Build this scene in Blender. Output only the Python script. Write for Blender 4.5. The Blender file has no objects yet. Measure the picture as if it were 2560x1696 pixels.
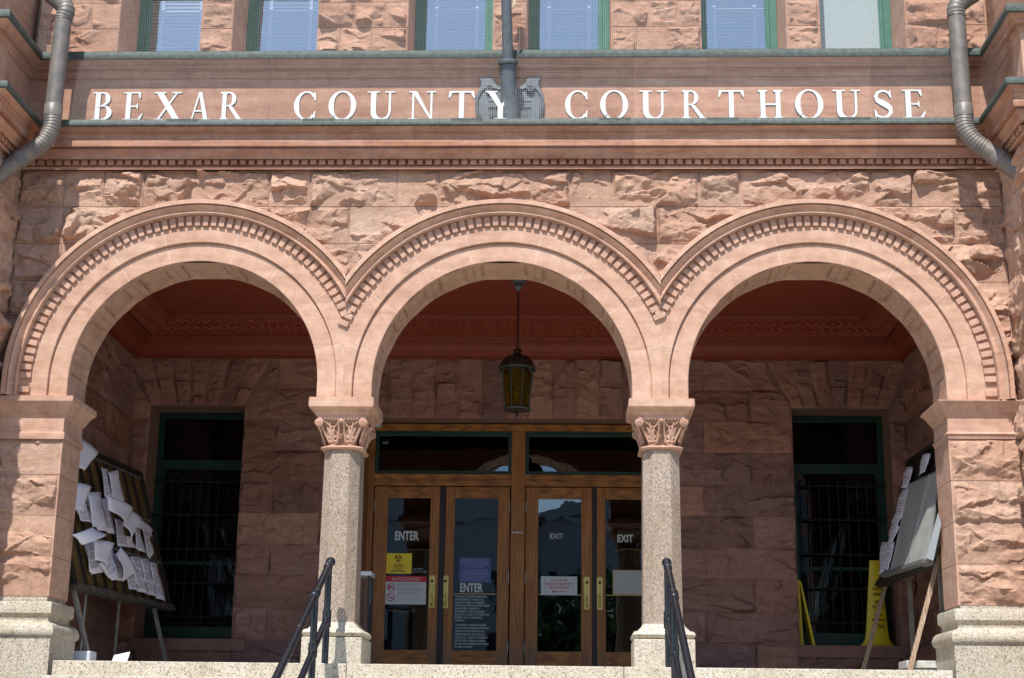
import bpy, bmesh, math, random
import numpy as np
from mathutils import Vector, Matrix
random.seed(7)
R = math.radians
sc = bpy.context.scene
col = sc.collection

# ------------------------------------------------------------------ camera
CX, CY, CZ = .764, -16.4346, -.733
YAW, PITCH, ROLL, FPX = .0398, .2591, .0133, 3774.17
X1 = np.array([math.cos(YAW), math.sin(YAW), 0.]); Y1 = np.array([-math.sin(YAW), math.cos(YAW), 0.]); ZZ = np.array([0., 0., 1.])
FW = math.cos(PITCH)*Y1+math.sin(PITCH)*ZZ; Z2 = -math.sin(PITCH)*Y1+math.cos(PITCH)*ZZ
RT = math.cos(ROLL)*X1+math.sin(ROLL)*Z2; UP = -math.sin(ROLL)*X1+math.cos(ROLL)*Z2
CAM = np.array([CX, CY, CZ])
cd = bpy.data.cameras.new('camera'); cam = bpy.data.objects.new('camera', cd); col.objects.link(cam)
cd.sensor_width = 36; cd.lens = 36*FPX/2560; cd.clip_end = 2000; cd.clip_start = .1
m = Matrix.Identity(4)
for i in range(3):
    m[i][0] = RT[i]; m[i][1] = UP[i]; m[i][2] = -FW[i]; m[i][3] = CAM[i]
cam.matrix_world = m
sc.camera = cam
sc.render.resolution_x = 1024; sc.render.resolution_y = 678

def ray(u, v): return FW+(u-1280)/FPX*RT-(v-848)/FPX*UP
def at(u, v, y):                     # point on the plane y that the photograph shows at (u, v)
    d = ray(u, v); return CAM+d*(y-CAM[1])/d[1]
def atz(u, v, z):
    d = ray(u, v); return CAM+d*(z-CAM[2])/d[2]
def atx(u, v, x):
    d = ray(u, v); return CAM+d*(x-CAM[0])/d[0]
def zrow(v, y, u=1280): return at(u, v, y)[2]

# ------------------------------------------------------------------ light
EL, AZ = 56., 14.
wo = bpy.data.worlds.new('World'); sc.world = wo; wo.use_nodes = True
nt = wo.node_tree; nt.nodes.clear()
sky = nt.nodes.new('ShaderNodeTexSky'); sky.sky_type = 'NISHITA'; sky.sun_disc = False
sky.sun_elevation = R(EL); sky.sun_rotation = R(180+AZ); sky.dust_density = .6; sky.air_density = 1.0; sky.ozone_density = 1.2
bg = nt.nodes.new('ShaderNodeBackground'); bg.inputs[1].default_value = .145
wout = nt.nodes.new('ShaderNodeOutputWorld')
nt.links.new(sky.outputs[0], bg.inputs[0]); nt.links.new(bg.outputs[0], wout.inputs[0])
sl = bpy.data.lights.new('sun', 'SUN'); sl.energy = 4.2; sl.angle = R(.55); sl.color = (1, .955, .89)
so = bpy.data.objects.new('sun', sl); col.objects.link(so)
to_sun = Vector((-math.sin(R(AZ))*math.cos(R(EL)), -math.cos(R(AZ))*math.cos(R(EL)), math.sin(R(EL))))
so.rotation_euler = to_sun.to_track_quat('Z', 'Y').to_euler()
sc.view_settings.view_transform = 'Standard'; sc.view_settings.look = 'None'
sc.view_settings.gamma = 1; sc.view_settings.use_curve_mapping = False
sc.view_settings.exposure = 0.38
sc.render.engine = 'CYCLES'
sc.cycles.max_bounces = 8; sc.cycles.diffuse_bounces = 4; sc.cycles.glossy_bounces = 4; sc.cycles.transparent_max_bounces = 12

# ------------------------------------------------------------------ materials
def newmat(name):
    mt = bpy.data.materials.new(name); mt.use_nodes = True
    n = mt.node_tree.nodes; l = mt.node_tree.links
    return mt, n, l, n['Principled BSDF']
def coords(n, l, scale, rot=(0, 0, 0)):
    tc = n.new('ShaderNodeTexCoord'); mp = n.new('ShaderNodeMapping')
    mp.inputs['Scale'].default_value = scale; mp.inputs['Rotation'].default_value = rot
    l.new(tc.outputs['Object'], mp.inputs[0]); return mp.outputs[0]
def noise(n, l, vec, scale, detail=4, rough=.55, dist=0):
    t = n.new('ShaderNodeTexNoise'); t.inputs['Scale'].default_value = scale; t.inputs['Detail'].default_value = detail
    t.inputs['Roughness'].default_value = rough; t.inputs['Distortion'].default_value = dist
    l.new(vec, t.inputs['Vector']); return t.outputs['Fac']
def ramp(n, l, fac, stops):
    r = n.new('ShaderNodeValToRGB'); e = r.color_ramp.elements
    while len(e) < len(stops): e.new(.5)
    for k, (p, c) in enumerate(stops):
        e[k].position = p; e[k].color = (*c, 1) if len(c) == 3 else c
    l.new(fac, r.inputs[0]); return r.outputs[0]
def mix(n, l, a, b, fac, mode='MIX'):
    mx = n.new('ShaderNodeMix'); mx.data_type = 'RGBA'; mx.blend_type = mode
    for s, v in ((6, a), (7, b)):
        if isinstance(v, tuple): mx.inputs[s].default_value = (*v, 1)
        else: l.new(v, mx.inputs[s])
    if isinstance(fac, (int, float)): mx.inputs[0].default_value = fac
    else: l.new(fac, mx.inputs[0])
    return mx.outputs[2]
def math_(n, l, op, a, b=None, c=None):
    t = n.new('ShaderNodeMath'); t.operation = op
    for k, v in enumerate((a, b, c)):
        if v is None: continue
        if isinstance(v, (int, float)): t.inputs[k].default_value = v
        else: l.new(v, t.inputs[k])
    return t.outputs[0]
def bump(n, l, h, strength, dist, bsdf, prev=None):
    b = n.new('ShaderNodeBump'); b.inputs['Strength'].default_value = strength; b.inputs['Distance'].default_value = dist
    l.new(h, b.inputs['Height'])
    if prev is not None: l.new(prev, b.inputs['Normal'])
    l.new(b.outputs[0], bsdf.inputs['Normal']); return b.outputs[0]

def sandstone(name, base, dark, light, bumpiness=.5, strata=.5, tint=True, joints=None, stain=.0):
    mt, n, l, b = newmat(name)
    v = coords(n, l, (1, 1, 1)); vs = coords(n, l, (.7, .7, 5), (0, R(4), 0))
    big = noise(n, l, v, .9, 5, .6, .5); st = noise(n, l, vs, 1.6, 6, .62, .6); fine = noise(n, l, v, 60, 6, .75); mid = noise(n, l, v, 7, 7, .68)
    c = ramp(n, l, big, [(.3, dark), (.5, base), (.72, light)])
    c = mix(n, l, c, ramp(n, l, st, [(.32, tuple(x*.80 for x in dark)), (.5, base), (.66, light)]), strata)
    c = mix(n, l, c, ramp(n, l, mid, [(.32, (.72, .66, .64)), (.62, (1.10, 1.10, 1.10))]), .62, 'MULTIPLY')
    c = mix(n, l, c, ramp(n, l, fine, [(.25, (.72, .70, .70)), (.75, (1.22, 1.24, 1.25))]), .5, 'MULTIPLY')
    if stain:
        sp = noise(n, l, coords(n, l, (2.2, 2.2, .5)), 2.3, 5, .7, 1.)
        c = mix(n, l, c, (.20, .12, .09), math_(n, l, 'MULTIPLY', ramp(n, l, sp, [(.56, (0, 0, 0)), (.74, (1, 1, 1))]), stain))
        pl = noise(n, l, v, 3.1, 8, .75, .8)
        c = mix(n, l, c, (.62, .50, .42), math_(n, l, 'MULTIPLY', ramp(n, l, pl, [(.62, (0, 0, 0)), (.72, (1, 1, 1))]), stain*.8))
    if tint:
        a = n.new('ShaderNodeAttribute'); a.attribute_name = 'tint'
        c = mix(n, l, c, a.outputs['Color'], 1., 'MULTIPLY')
    hgt = math_(n, l, 'ADD', fine, math_(n, l, 'MULTIPLY', mid, 2.0))
    if joints == 'arch':      # mortar joints that radiate from the arch centre, the object's origin
        tc = n.new('ShaderNodeTexCoord'); sx = n.new('ShaderNodeSeparateXYZ'); l.new(tc.outputs['Object'], sx.inputs[0])
        ang = math_(n, l, 'ARCTAN2', math_(n, l, 'ABSOLUTE', sx.outputs[0]), sx.outputs[2])
        t = math_(n, l, 'DIVIDE', math_(n, l, 'SUBTRACT', ang, R(14)), R(20.5))
        fr = math_(n, l, 'ABSOLUTE', math_(n, l, 'SUBTRACT', math_(n, l, 'FRACT', math_(n, l, 'ADD', t, .5)), .5))
        rr = math_(n, l, 'SQRT', math_(n, l, 'ADD', math_(n, l, 'POWER', sx.outputs[0], 2.), math_(n, l, 'POWER', sx.outputs[2], 2.)))
        wid = math_(n, l, 'MULTIPLY', math_(n, l, 'MULTIPLY', fr, R(20.5)), rr)
        wob = math_(n, l, 'MULTIPLY', mid, .005)
        j = math_(n, l, 'LESS_THAN', wid, math_(n, l, 'ADD', wob, .0024))
        j = math_(n, l, 'MULTIPLY', j, math_(n, l, 'GREATER_THAN', sx.outputs[2], .1))
        c = mix(n, l, c, (.72, .56, .48), math_(n, l, 'MULTIPLY', j, .55))
        hgt = math_(n, l, 'SUBTRACT', hgt, math_(n, l, 'MULTIPLY', j, .8))
    if joints == 'course':    # joints across long mouldings
        tc = n.new('ShaderNodeTexCoord'); sx = n.new('ShaderNodeSeparateXYZ'); l.new(tc.outputs['Object'], sx.inputs[0])
        t = math_(n, l, 'ADD', math_(n, l, 'DIVIDE', sx.outputs[0], 1.17), math_(n, l, 'MULTIPLY', math_(n, l, 'SINE', math_(n, l, 'MULTIPLY', sx.outputs[0], .9)), .22))
        fr = math_(n, l, 'ABSOLUTE', math_(n, l, 'SUBTRACT', math_(n, l, 'FRACT', t), .5))
        j = math_(n, l, 'LESS_THAN', fr, math_(n, l, 'ADD', math_(n, l, 'MULTIPLY', mid, .006), .0015))
        j = math_(n, l, 'MULTIPLY', j, math_(n, l, 'GREATER_THAN', sx.outputs[1], -.62))
        c = mix(n, l, c, (.50, .30, .24), math_(n, l, 'MULTIPLY', j, .75))
        cell = n.new('ShaderNodeTexWhiteNoise'); cell.noise_dimensions = '1D'
        l.new(math_(n, l, 'FLOOR', math_(n, l, 'ADD', t, .5)), cell.inputs['W'])
        c = mix(n, l, c, ramp(n, l, cell.outputs['Value'], [(0, (.86, .83, .82)), (1, (1.06, 1.06, 1.05))]), 1., 'MULTIPLY')
        hgt = math_(n, l, 'SUBTRACT', hgt, math_(n, l, 'MULTIPLY', j, 1.2))
    l.new(c, b.inputs['Base Color']); b.inputs['Roughness'].default_value = .9
    b.inputs['Specular IOR Level'].default_value = .2
    bump(n, l, hgt, bumpiness, .012, b)
    return mt
ROCK = sandstone('rock_faced_sandstone', (.56, .36, .26), (.48, .28, .195), (.66, .46, .35), 1.0, .45, True, None, .45)
SHADE = sandstone('shaded_porch_sandstone', (.38, .215, .165), (.29, .155, .118), (.46, .275, .215), .9, .4, True, None, .3)  # same stone as ROCK, with the porch shade put into its darker colours
SMOOTH = sandstone('dressed_sandstone', (.59, .37, .272), (.52, .30, .213), (.65, .44, .335), .22, .55, False, None, .12)
SOFFIT = sandstone('soffit_sandstone', (.56, .36, .26), (.50, .30, .21), (.62, .42, .31), .22, .4, False, None, .1)
ARCHM = sandstone('arch_sandstone', (.61, .385, .277), (.55, .32, .222), (.67, .46, .345), .22, .6, False, 'arch', .12)
TRIM = sandstone('moulded_sandstone', (.54, .305, .21), (.48, .235, .155), (.61, .385, .285), .25, .75, False, 'course', .12)
UPROCK = sandstone('upper_sandstone', (.56, .325, .225), (.49, .26, .17), (.64, .41, .30), 1.0, .4, True, None, .3)

def simple(name, c, rough=.6, metal=0, var=0, scale=8, bmp=0, spec=.5, c2=None, det=6):
    mt, n, l, b = newmat(name)
    b.inputs['Roughness'].default_value = rough; b.inputs['Metallic'].default_value = metal; b.inputs['Specular IOR Level'].default_value = spec
    v = coords(n, l, (1, 1, 1)); f = noise(n, l, v, scale, det, .65)
    if c2 is None: c2 = tuple(x*(1-var) for x in c)
    cc = ramp(n, l, f, [(.35, c2), (.65, c)]); l.new(cc, b.inputs['Base Color'])
    rr = math_(n, l, 'MULTIPLY_ADD', f, .25, rough-.12); l.new(rr, b.inputs['Roughness'])
    if bmp: bump(n, l, f, bmp, .01, b)
    return mt
MORTAR = simple('mortar', (.64, .46, .39), .95, 0, .25, 30, .5, .1)
MORTARD = simple('shaded_porch_mortar', (.30, .18, .14), .95, 0, .3, 30, .5, .1)  # mortar darkened in colour for the shade inside the porch
RED = simple('red_ceiling_paint', (.29, .055, .026), .5, 0, .2, 5, .1, .4)
REDW = simple('red_woven_paint', (.34, .066, .032), .45, 0, .3, 20, .1, .5)
COPPER = simple('green_copper', (.115, .145, .13), .65, .1, .3, 14, .25, .3, c2=(.06, .075, .068))
GUTTER = simple('brown_copper', (.25, .215, .19), .5, .2, .3, 7, .15, .5, c2=(.15, .145, .13), det=10)
GREEN = simple('green_window_paint', (.04, .20, .135), .4, 0, .2, 6, .05, .5)
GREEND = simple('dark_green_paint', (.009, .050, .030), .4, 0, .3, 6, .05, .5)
PALEST = simple('pale_blind', (.82, .82, .80), .6, 0, .1, 8, 0, .4)
CREAM = simple('cream_blind', (.80, .72, .54), .6, 0, .1, 8, 0, .4)
TAPE = simple('blind_tape', (.85, .80, .85), .7, 0, .1, 20)
IRON = simple('grey_iron', (.16, .185, .205), .5, .3, .3, 12, .2, .5)
BLACKP = simple('black_gloss_paint', (.018, .022, .030), .26, 0, .3, 30, .25, .6)
def chipped():
    mt, n, l, b = newmat('chipped_black_paint')
    v = coords(n, l, (1, 1, 1)); f = noise(n, l, v, 9, 8, .75, .5); g = noise(n, l, v, 25, 4, .7)
    k = ramp(n, l, f, [(.66, (0, 0, 0)), (.68, (1, 1, 1))])
    c = mix(n, l, (.018, .021, .028), mix(n, l, (.55, .55, .53), (.22, .10, .05), ramp(n, l, g, [(.5, (0, 0, 0)), (.55, (1, 1, 1))])), k)
    l.new(c, b.inputs['Base Color']); b.inputs['Roughness'].default_value = .25
    bump(n, l, f, .4, .004, b); return mt
CHIP = chipped()
DARKI = simple('bar_iron', (.005, .006, .008), .8, .0, .3, 12)
WHITEP = simple('white_letter_paint', (.76, .78, .75), .5, 0, .05, 10)
DARKSIDE = simple('letter_edge_shade', (.20, .22, .22), .5)  # shade on the letter thickness, painted as dark grey sides
BRASS = simple('brass', (.78, .62, .20), .3, .6, .15, 10)
PAPER = simple('paper', (.86, .87, .97), .8, 0, .03, 4, .05, .2)
BLACKV = simple('black_rubber', (.01, .01, .013), .5)
YEL = simple('yellow_plastic', (.80, .62, .02), .4, 0, .05, 6)
OLDWOOD = simple('grey_weathered_wood', (.34, .31, .27), .85, 0, .4, 12, .3, .2)
TAN = simple('ochre_board', (.17, .105, .038), .8, 0, .35, 5, .1, .2, c2=(.09, .055, .022))
DKWOOD = simple('dark_board', (.035, .028, .022), .7, 0, .4, 7, .1, .3)
SILVER = simple('dull_aluminium', (.42, .44, .43), .4, .7, .15, 8)
ROOM = simple('dark_room', (.02, .02, .024), .9)
REDT = simple('red_print', (.50, .015, .02), .5); BLUES = simple('blue_notice', (.05, .09, .26), .45)
BLK = simple('black_print', (.01, .01, .01), .6); GREY = simple('grey_print', (.35, .36, .38), .6)
INK = simple('faded_ink', (.16, .16, .20), .7)
GOLD = simple('gold_edge', (.45, .34, .08), .4)
VINYL = simple('white_vinyl', (.50, .56, .57), .6); VINYLD = simple('dim_vinyl', (.38, .43, .46), .6)
SIGNW = simple('white_sign', (.55, .60, .63), .5, 0, .06, 3)
LILAC = simple('lilac_print', (.26, .30, .50), .6)
ACR = simple('white_cap', (.6, .65, .68), .3)

def granite(name, base, tone, k0=.60):
    mt, n, l, b = newmat(name); v = coords(n, l, (1, 1, 1))
    vo = n.new('ShaderNodeTexVoronoi'); vo.inputs['Scale'].default_value = 95; l.new(v, vo.inputs['Vector'])
    vo2 = n.new('ShaderNodeTexVoronoi'); vo2.inputs['Scale'].default_value = 85; l.new(v, vo2.inputs['Vector'])
    big = noise(n, l, v, 1.3, 5, .6)
    sep = n.new('ShaderNodeSeparateColor'); l.new(vo.outputs['Color'], sep.inputs[0])
    sep2 = n.new('ShaderNodeSeparateColor'); l.new(vo2.outputs['Color'], sep2.inputs[0])
    c = ramp(n, l, sep.outputs[0], [(0, tuple(x*k0 for x in base)), (.3, tuple(x*(k0+1.6)/2.5 for x in base)), (.6, base), (.95, tuple(min(1, x*1.22) for x in base))])
    k = ramp(n, l, sep2.outputs[1], [(.90, (0, 0, 0)), (.94, (.75, .75, .75))])
    c = mix(n, l, c, (.11, .11, .10), k)
    k2 = ramp(n, l, sep2.outputs[2], [(.84, (0, 0, 0)), (.88, (1, 1, 1))])
    c = mix(n, l, c, tone, math_(n, l, 'MULTIPLY', k2, .6))
    c = mix(n, l, c, ramp(n, l, big, [(.3, (.84, .80, .72)), (.7, (1.05, 1.05, 1.05))]), 1., 'MULTIPLY')
    gr = noise(n, l, coords(n, l, (3, 3, .7)), 2.2, 6, .7, .8)
    c = mix(n, l, c, ramp(n, l, gr, [(.34, (.70, .66, .58)), (.5, (1, 1, 1))]), .55, 'MULTIPLY')
    l.new(c, b.inputs['Base Color']); b.inputs['Roughness'].default_value = .75; b.inputs['Specular IOR Level'].default_value = .3
    bump(n, l, sep.outputs[0], .25, .004, b); return mt
GRAN = granite('pale_granite', (.60, .555, .475), (.40, .30, .20), .78)
GRANP = granite('pink_granite', (.40, .325, .27), (.62, .48, .38))

def wood(name, base, dark, vertical=True, grey=0.):
    mt, n, l, b = newmat(name)
    s = (7, 7, .55) if vertical else (.55, 7, 7)
    v = coords(n, l, s); f = noise(n, l, v, 3.2, 6, .6, 1.4); g = noise(n, l, coords(n, l, (60, 60, 2) if vertical else (2, 60, 60)), 2, 4, .7)
    w = n.new('ShaderNodeTexWave'); w.inputs['Scale'].default_value = 1.6; w.inputs['Distortion'].default_value = 9; w.inputs['Detail'].default_value = 3
    l.new(v, w.inputs['Vector'])
    c = ramp(n, l, f, [(.3, dark), (.7, base)])
    c = mix(n, l, c, ramp(n, l, w.outputs['Fac'], [(.1, (.55, .5, .45)), (.6, (1.1, 1.1, 1.1))]), .7, 'MULTIPLY')
    c = mix(n, l, c, ramp(n, l, g, [(.35, (.6, .55, .5)), (.6, (1.05, 1.05, 1.05))]), .6, 'MULTIPLY')
    if grey:
        tc = n.new('ShaderNodeTexCoord'); sx = n.new('ShaderNodeSeparateXYZ'); l.new(tc.outputs['Object'], sx.inputs[0])
        worn = noise(n, l, coords(n, l, (1.5, 1.5, .8)), 2.5, 5, .7)
        k = math_(n, l, 'SUBTRACT', math_(n, l, 'MULTIPLY', worn, 1.6), math_(n, l, 'MULTIPLY', sx.outputs[2], .95))
        k = ramp(n, l, k, [(.15, (0, 0, 0)), (.75, (1, 1, 1))])
        c = mix(n, l, c, (.13, .105, .08), math_(n, l, 'MULTIPLY', k, grey))
    l.new(c, b.inputs['Base Color']); b.inputs['Roughness'].default_value = .45; bump(n, l, g, .12, .004, b)
    return mt
OAKV = wood('varnished_oak', (.48, .205, .038), (.24, .085, .014), True, .8)
OAKH = wood('varnished_oak_rail', (.48, .205, .038), (.24, .085, .014), False, .0)
LEGW = wood('bare_pine', (.50, .38, .27), (.30, .20, .12), True)

def glass(name, refl, tint, rough=.015, alpha=.75, wob=.0):
    mt, n, l, b = newmat(name); n.remove(b); out = [x for x in n if x.type == 'OUTPUT_MATERIAL'][0]
    tr = n.new('ShaderNodeBsdfTransparent'); tr.inputs[0].default_value = (*tint, 1)
    gl = n.new('ShaderNodeBsdfGlossy'); gl.inputs['Roughness'].default_value = rough; gl.inputs[0].default_value = (.80, .92, 1, 1)
    fr = n.new('ShaderNodeFresnel'); fr.inputs[0].default_value = 1.5
    f = math_(n, l, 'ADD', math_(n, l, 'MULTIPLY', fr.outputs[0], 1.3), refl)
    ms = n.new('ShaderNodeMixShader'); l.new(f, ms.inputs[0]); l.new(tr.outputs[0], ms.inputs[1]); l.new(gl.outputs[0], ms.inputs[2])
    if wob:
        v = coords(n, l, (1, 1, 1)); h = noise(n, l, v, 2.2, 2, .4)
        bp = n.new('ShaderNodeBump'); bp.inputs['Strength'].default_value = wob; bp.inputs['Distance'].default_value = .02
        l.new(h, bp.inputs['Height']); l.new(bp.outputs[0], gl.inputs['Normal'])
    l.new(ms.outputs[0], out.inputs[0]); return mt
WGLASS = glass('upper_window_glass', .40, (.92, .96, 1.), .02, wob=.15)
DGLASS = glass('door_glass', .09, (.35, .38, .42), .01, wob=.1)
PGLASS = glass('porch_window_glass', .0, (.4, .5, .5), .04, wob=.06)
CGLASS = glass('case_glass', .06, (1, 1, 1), .15)
FROST = simple('frosted_pane', (.40, .50, .52), .28, 0, .12, 90, .1, .5)
def amber():
    mt, n, l, b = newmat('amber_glass'); v = coords(n, l, (1, 1, 1)); f = noise(n, l, v, 9, 3, .5)
    c = ramp(n, l, f, [(.3, (.12, .065, .006)), (.7, (.28, .18, .016))]); l.new(c, b.inputs['Base Color'])
    b.inputs['Transmission Weight'].default_value = .75; b.inputs['Roughness'].default_value = .12; b.inputs['IOR'].default_value = 1.1
    return mt
AMBER = amber()

# ------------------------------------------------------------------ mesh helpers
class MB:
    def __init__(s): s.v = []; s.f = []
    def add(s, vs, fs):
        k = len(s.v); s.v += [tuple(map(float, p)) for p in vs]; s.f += [tuple(i+k for i in f) for f in fs]; return s
    def box(s, x0, x1, y0, y1, z0, z1):
        if x0 > x1: x0, x1 = x1, x0
        if y0 > y1: y0, y1 = y1, y0
        if z0 > z1: z0, z1 = z1, z0
        return s.add([(x0, y0, z0), (x1, y0, z0), (x1, y1, z0), (x0, y1, z0), (x0, y0, z1), (x1, y0, z1), (x1, y1, z1), (x0, y1, z1)],
                     [(0, 3, 2, 1), (4, 5, 6, 7), (0, 1, 5, 4), (1, 2, 6, 5), (2, 3, 7, 6), (3, 0, 4, 7)])
    def obox(s, O, A, B, Cc):          # parallelepiped
        O, A, B, Cc = (np.array(t, float) for t in (O, A, B, Cc))
        P = [O, O+A, O+A+B, O+B, O+Cc, O+A+Cc, O+A+B+Cc, O+B+Cc]
        return s.add(P, [(0, 3, 2, 1), (4, 5, 6, 7), (0, 1, 5, 4), (1, 2, 6, 5), (2, 3, 7, 6), (3, 0, 4, 7)])
    def prism(s, poly, y0, y1):        # poly in x,z
        n = len(poly); a = [(p[0], y0, p[1]) for p in poly]; b = [(p[0], y1, p[1]) for p in poly]
        return s.add(a+b, [tuple(range(n)), tuple(range(2*n-1, n-1, -1))]+[(i, i+n, (i+1) % n+n, (i+1) % n) for i in range(n)])
    def lathe(s, prof, c, seg=24, sx=1, sy=1, rot=0, cap=True):
        vs = []; fs = []
        for r, z in prof:
            for k in range(seg):
                a = 2*math.pi*k/seg+rot; vs.append((c[0]+r*math.cos(a)*sx, c[1]+r*math.sin(a)*sy, c[2]+z))
        for i in range(len(prof)-1):
            for k in range(seg): fs.append((i*seg+k, i*seg+(k+1) % seg, (i+1)*seg+(k+1) % seg, (i+1)*seg+k))
        if cap: fs.append(tuple(range(seg))[::-1]); fs.append(tuple(range((len(prof)-1)*seg, len(prof)*seg)))
        return s.add(vs, fs)
    def tube(s, path, r, seg=10, closed=False, cap=True):
        P = [np.array(p, float) for p in path]; n = len(P); rr = r if hasattr(r, '__len__') else [r]*n
        T = []
        for i in range(n):
            a = P[(i-1) % n] if (closed or i > 0) else P[i]; b = P[(i+1) % n] if (closed or i < n-1) else P[i]
            t = b-a; T.append(t/(np.linalg.norm(t)+1e-9))
        ref = np.array([0, 0, 1.]) if abs(T[0][2]) < .9 else np.array([1., 0, 0])
        N = np.cross(T[0], ref); N /= np.linalg.norm(N); vs = []; fs = []
        for i in range(n):
            N = N-T[i]*np.dot(N, T[i]); N /= np.linalg.norm(N)+1e-9; B = np.cross(T[i], N)
            for k in range(seg):
                a = 2*math.pi*k/seg; vs.append(P[i]+rr[i]*(math.cos(a)*N+math.sin(a)*B))
        m_ = n if closed else n-1
        for i in range(m_):
            for k in range(seg): fs.append((i*seg+k, i*seg+(k+1) % seg, ((i+1) % n)*seg+(k+1) % seg, ((i+1) % n)*seg+k))
        if cap and not closed: fs.append(tuple(range(seg))[::-1]); fs.append(tuple(range((n-1)*seg, n*seg)))
        return s.add(vs, fs)
    def ball(s, c, r, seg=12, rings=7):
        rx, ry, rz = r if hasattr(r, '__len__') else (r, r, r)
        prof = [(max(1e-4, math.cos(t)), math.sin(t)) for t in np.linspace(-math.pi/2, math.pi/2, rings)]
        vs = []; fs = []
        for q, z in prof:
            for k in range(seg):
                a = 2*math.pi*k/seg; vs.append((c[0]+rx*q*math.cos(a), c[1]+ry*q*math.sin(a), c[2]+rz*z))
        for i in range(rings-1):
            for k in range(seg): fs.append((i*seg+k, i*seg+(k+1) % seg, (i+1)*seg+(k+1) % seg, (i+1)*seg+k))
        return s.add(vs, fs)
    def build(s, name, mat, parent=None, smooth=None, bevel=0, origin=(0, 0, 0)):
        me = bpy.data.meshes.new(name); o3 = np.array(origin)
        me.from_pydata([tuple(np.array(p)-o3) for p in s.v], [], s.f); me.validate()
        bm = bmesh.new(); bm.from_mesh(me); bmesh.ops.recalc_face_normals(bm, faces=bm.faces); bm.to_mesh(me); bm.free()
        o = bpy.data.objects.new(name, me); col.objects.link(o); me.materials.append(mat); o.location = origin
        if parent is not None:
            o.parent = parent; o.location = o3-ORI.get(parent.name, np.zeros(3)) if False else Vector(o3)-wloc(parent)
        if smooth is not None:
            me.shade_smooth(); me.set_sharp_from_angle(angle=R(smooth))
        if bevel:
            bv = o.modifiers.new('bevel', 'BEVEL'); bv.width = bevel; bv.segments = 2; bv.limit_method = 'ANGLE'; bv.angle_limit = R(40)
        return o
ORI = {}
def wloc(o):
    v = Vector(o.location)
    while o.parent is not None: o = o.parent; v += Vector(o.location)
    return v
def tag(o, label=None, cat=None, group=None, kind=None):
    if label: o['label'] = label
    if cat: o['category'] = cat
    if group: o['group'] = group
    if kind: o['kind'] = kind
    return o
def thing(name, label, cat, loc=(0, 0, 0), group=None):
    o = bpy.data.objects.new(name, None); col.objects.link(o); o.location = Vector([float(t) for t in loc])
    o.empty_display_size = .1
    return tag(o, label, cat, group)
def part(name, parent, loc=(0, 0, 0)):
    o = bpy.data.objects.new(name, None); col.objects.link(o); o.parent = parent; o.location = Vector([float(t) for t in loc])-wloc(parent); return o

def sweep(prof, path, closedprof=False):
    """profile (p outward, z) swept along plan path (x,y); outward is to the right of travel"""
    P = [np.array(p, float) for p in path]; n = len(P); mb = MB(); k = len(prof)
    dirs = [(P[i+1]-P[i])/np.linalg.norm(P[i+1]-P[i]) for i in range(n-1)]; nor = [np.array([d[1], -d[0]]) for d in dirs]
    off = []
    for i in range(n):
        if i == 0: off.append(nor[0])
        elif i == n-1: off.append(nor[-1])
        else:
            a, b = nor[i-1], nor[i]; mm = (a+b)/(1+np.dot(a, b)); off.append(mm)
    vs = [(P[i][0]+off[i][0]*p, P[i][1]+off[i][1]*p, z) for i in range(n) for p, z in prof]
    fs = [(i*k+j, i*k+(j+1) % k, (i+1)*k+(j+1) % k, (i+1)*k+j) for i in range(n-1) for j in range(k if closedprof else k-1)]
    if closedprof: fs += [tuple(range(k)), tuple(range((n-1)*k, n*k))]
    return mb.add(vs, fs)

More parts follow.
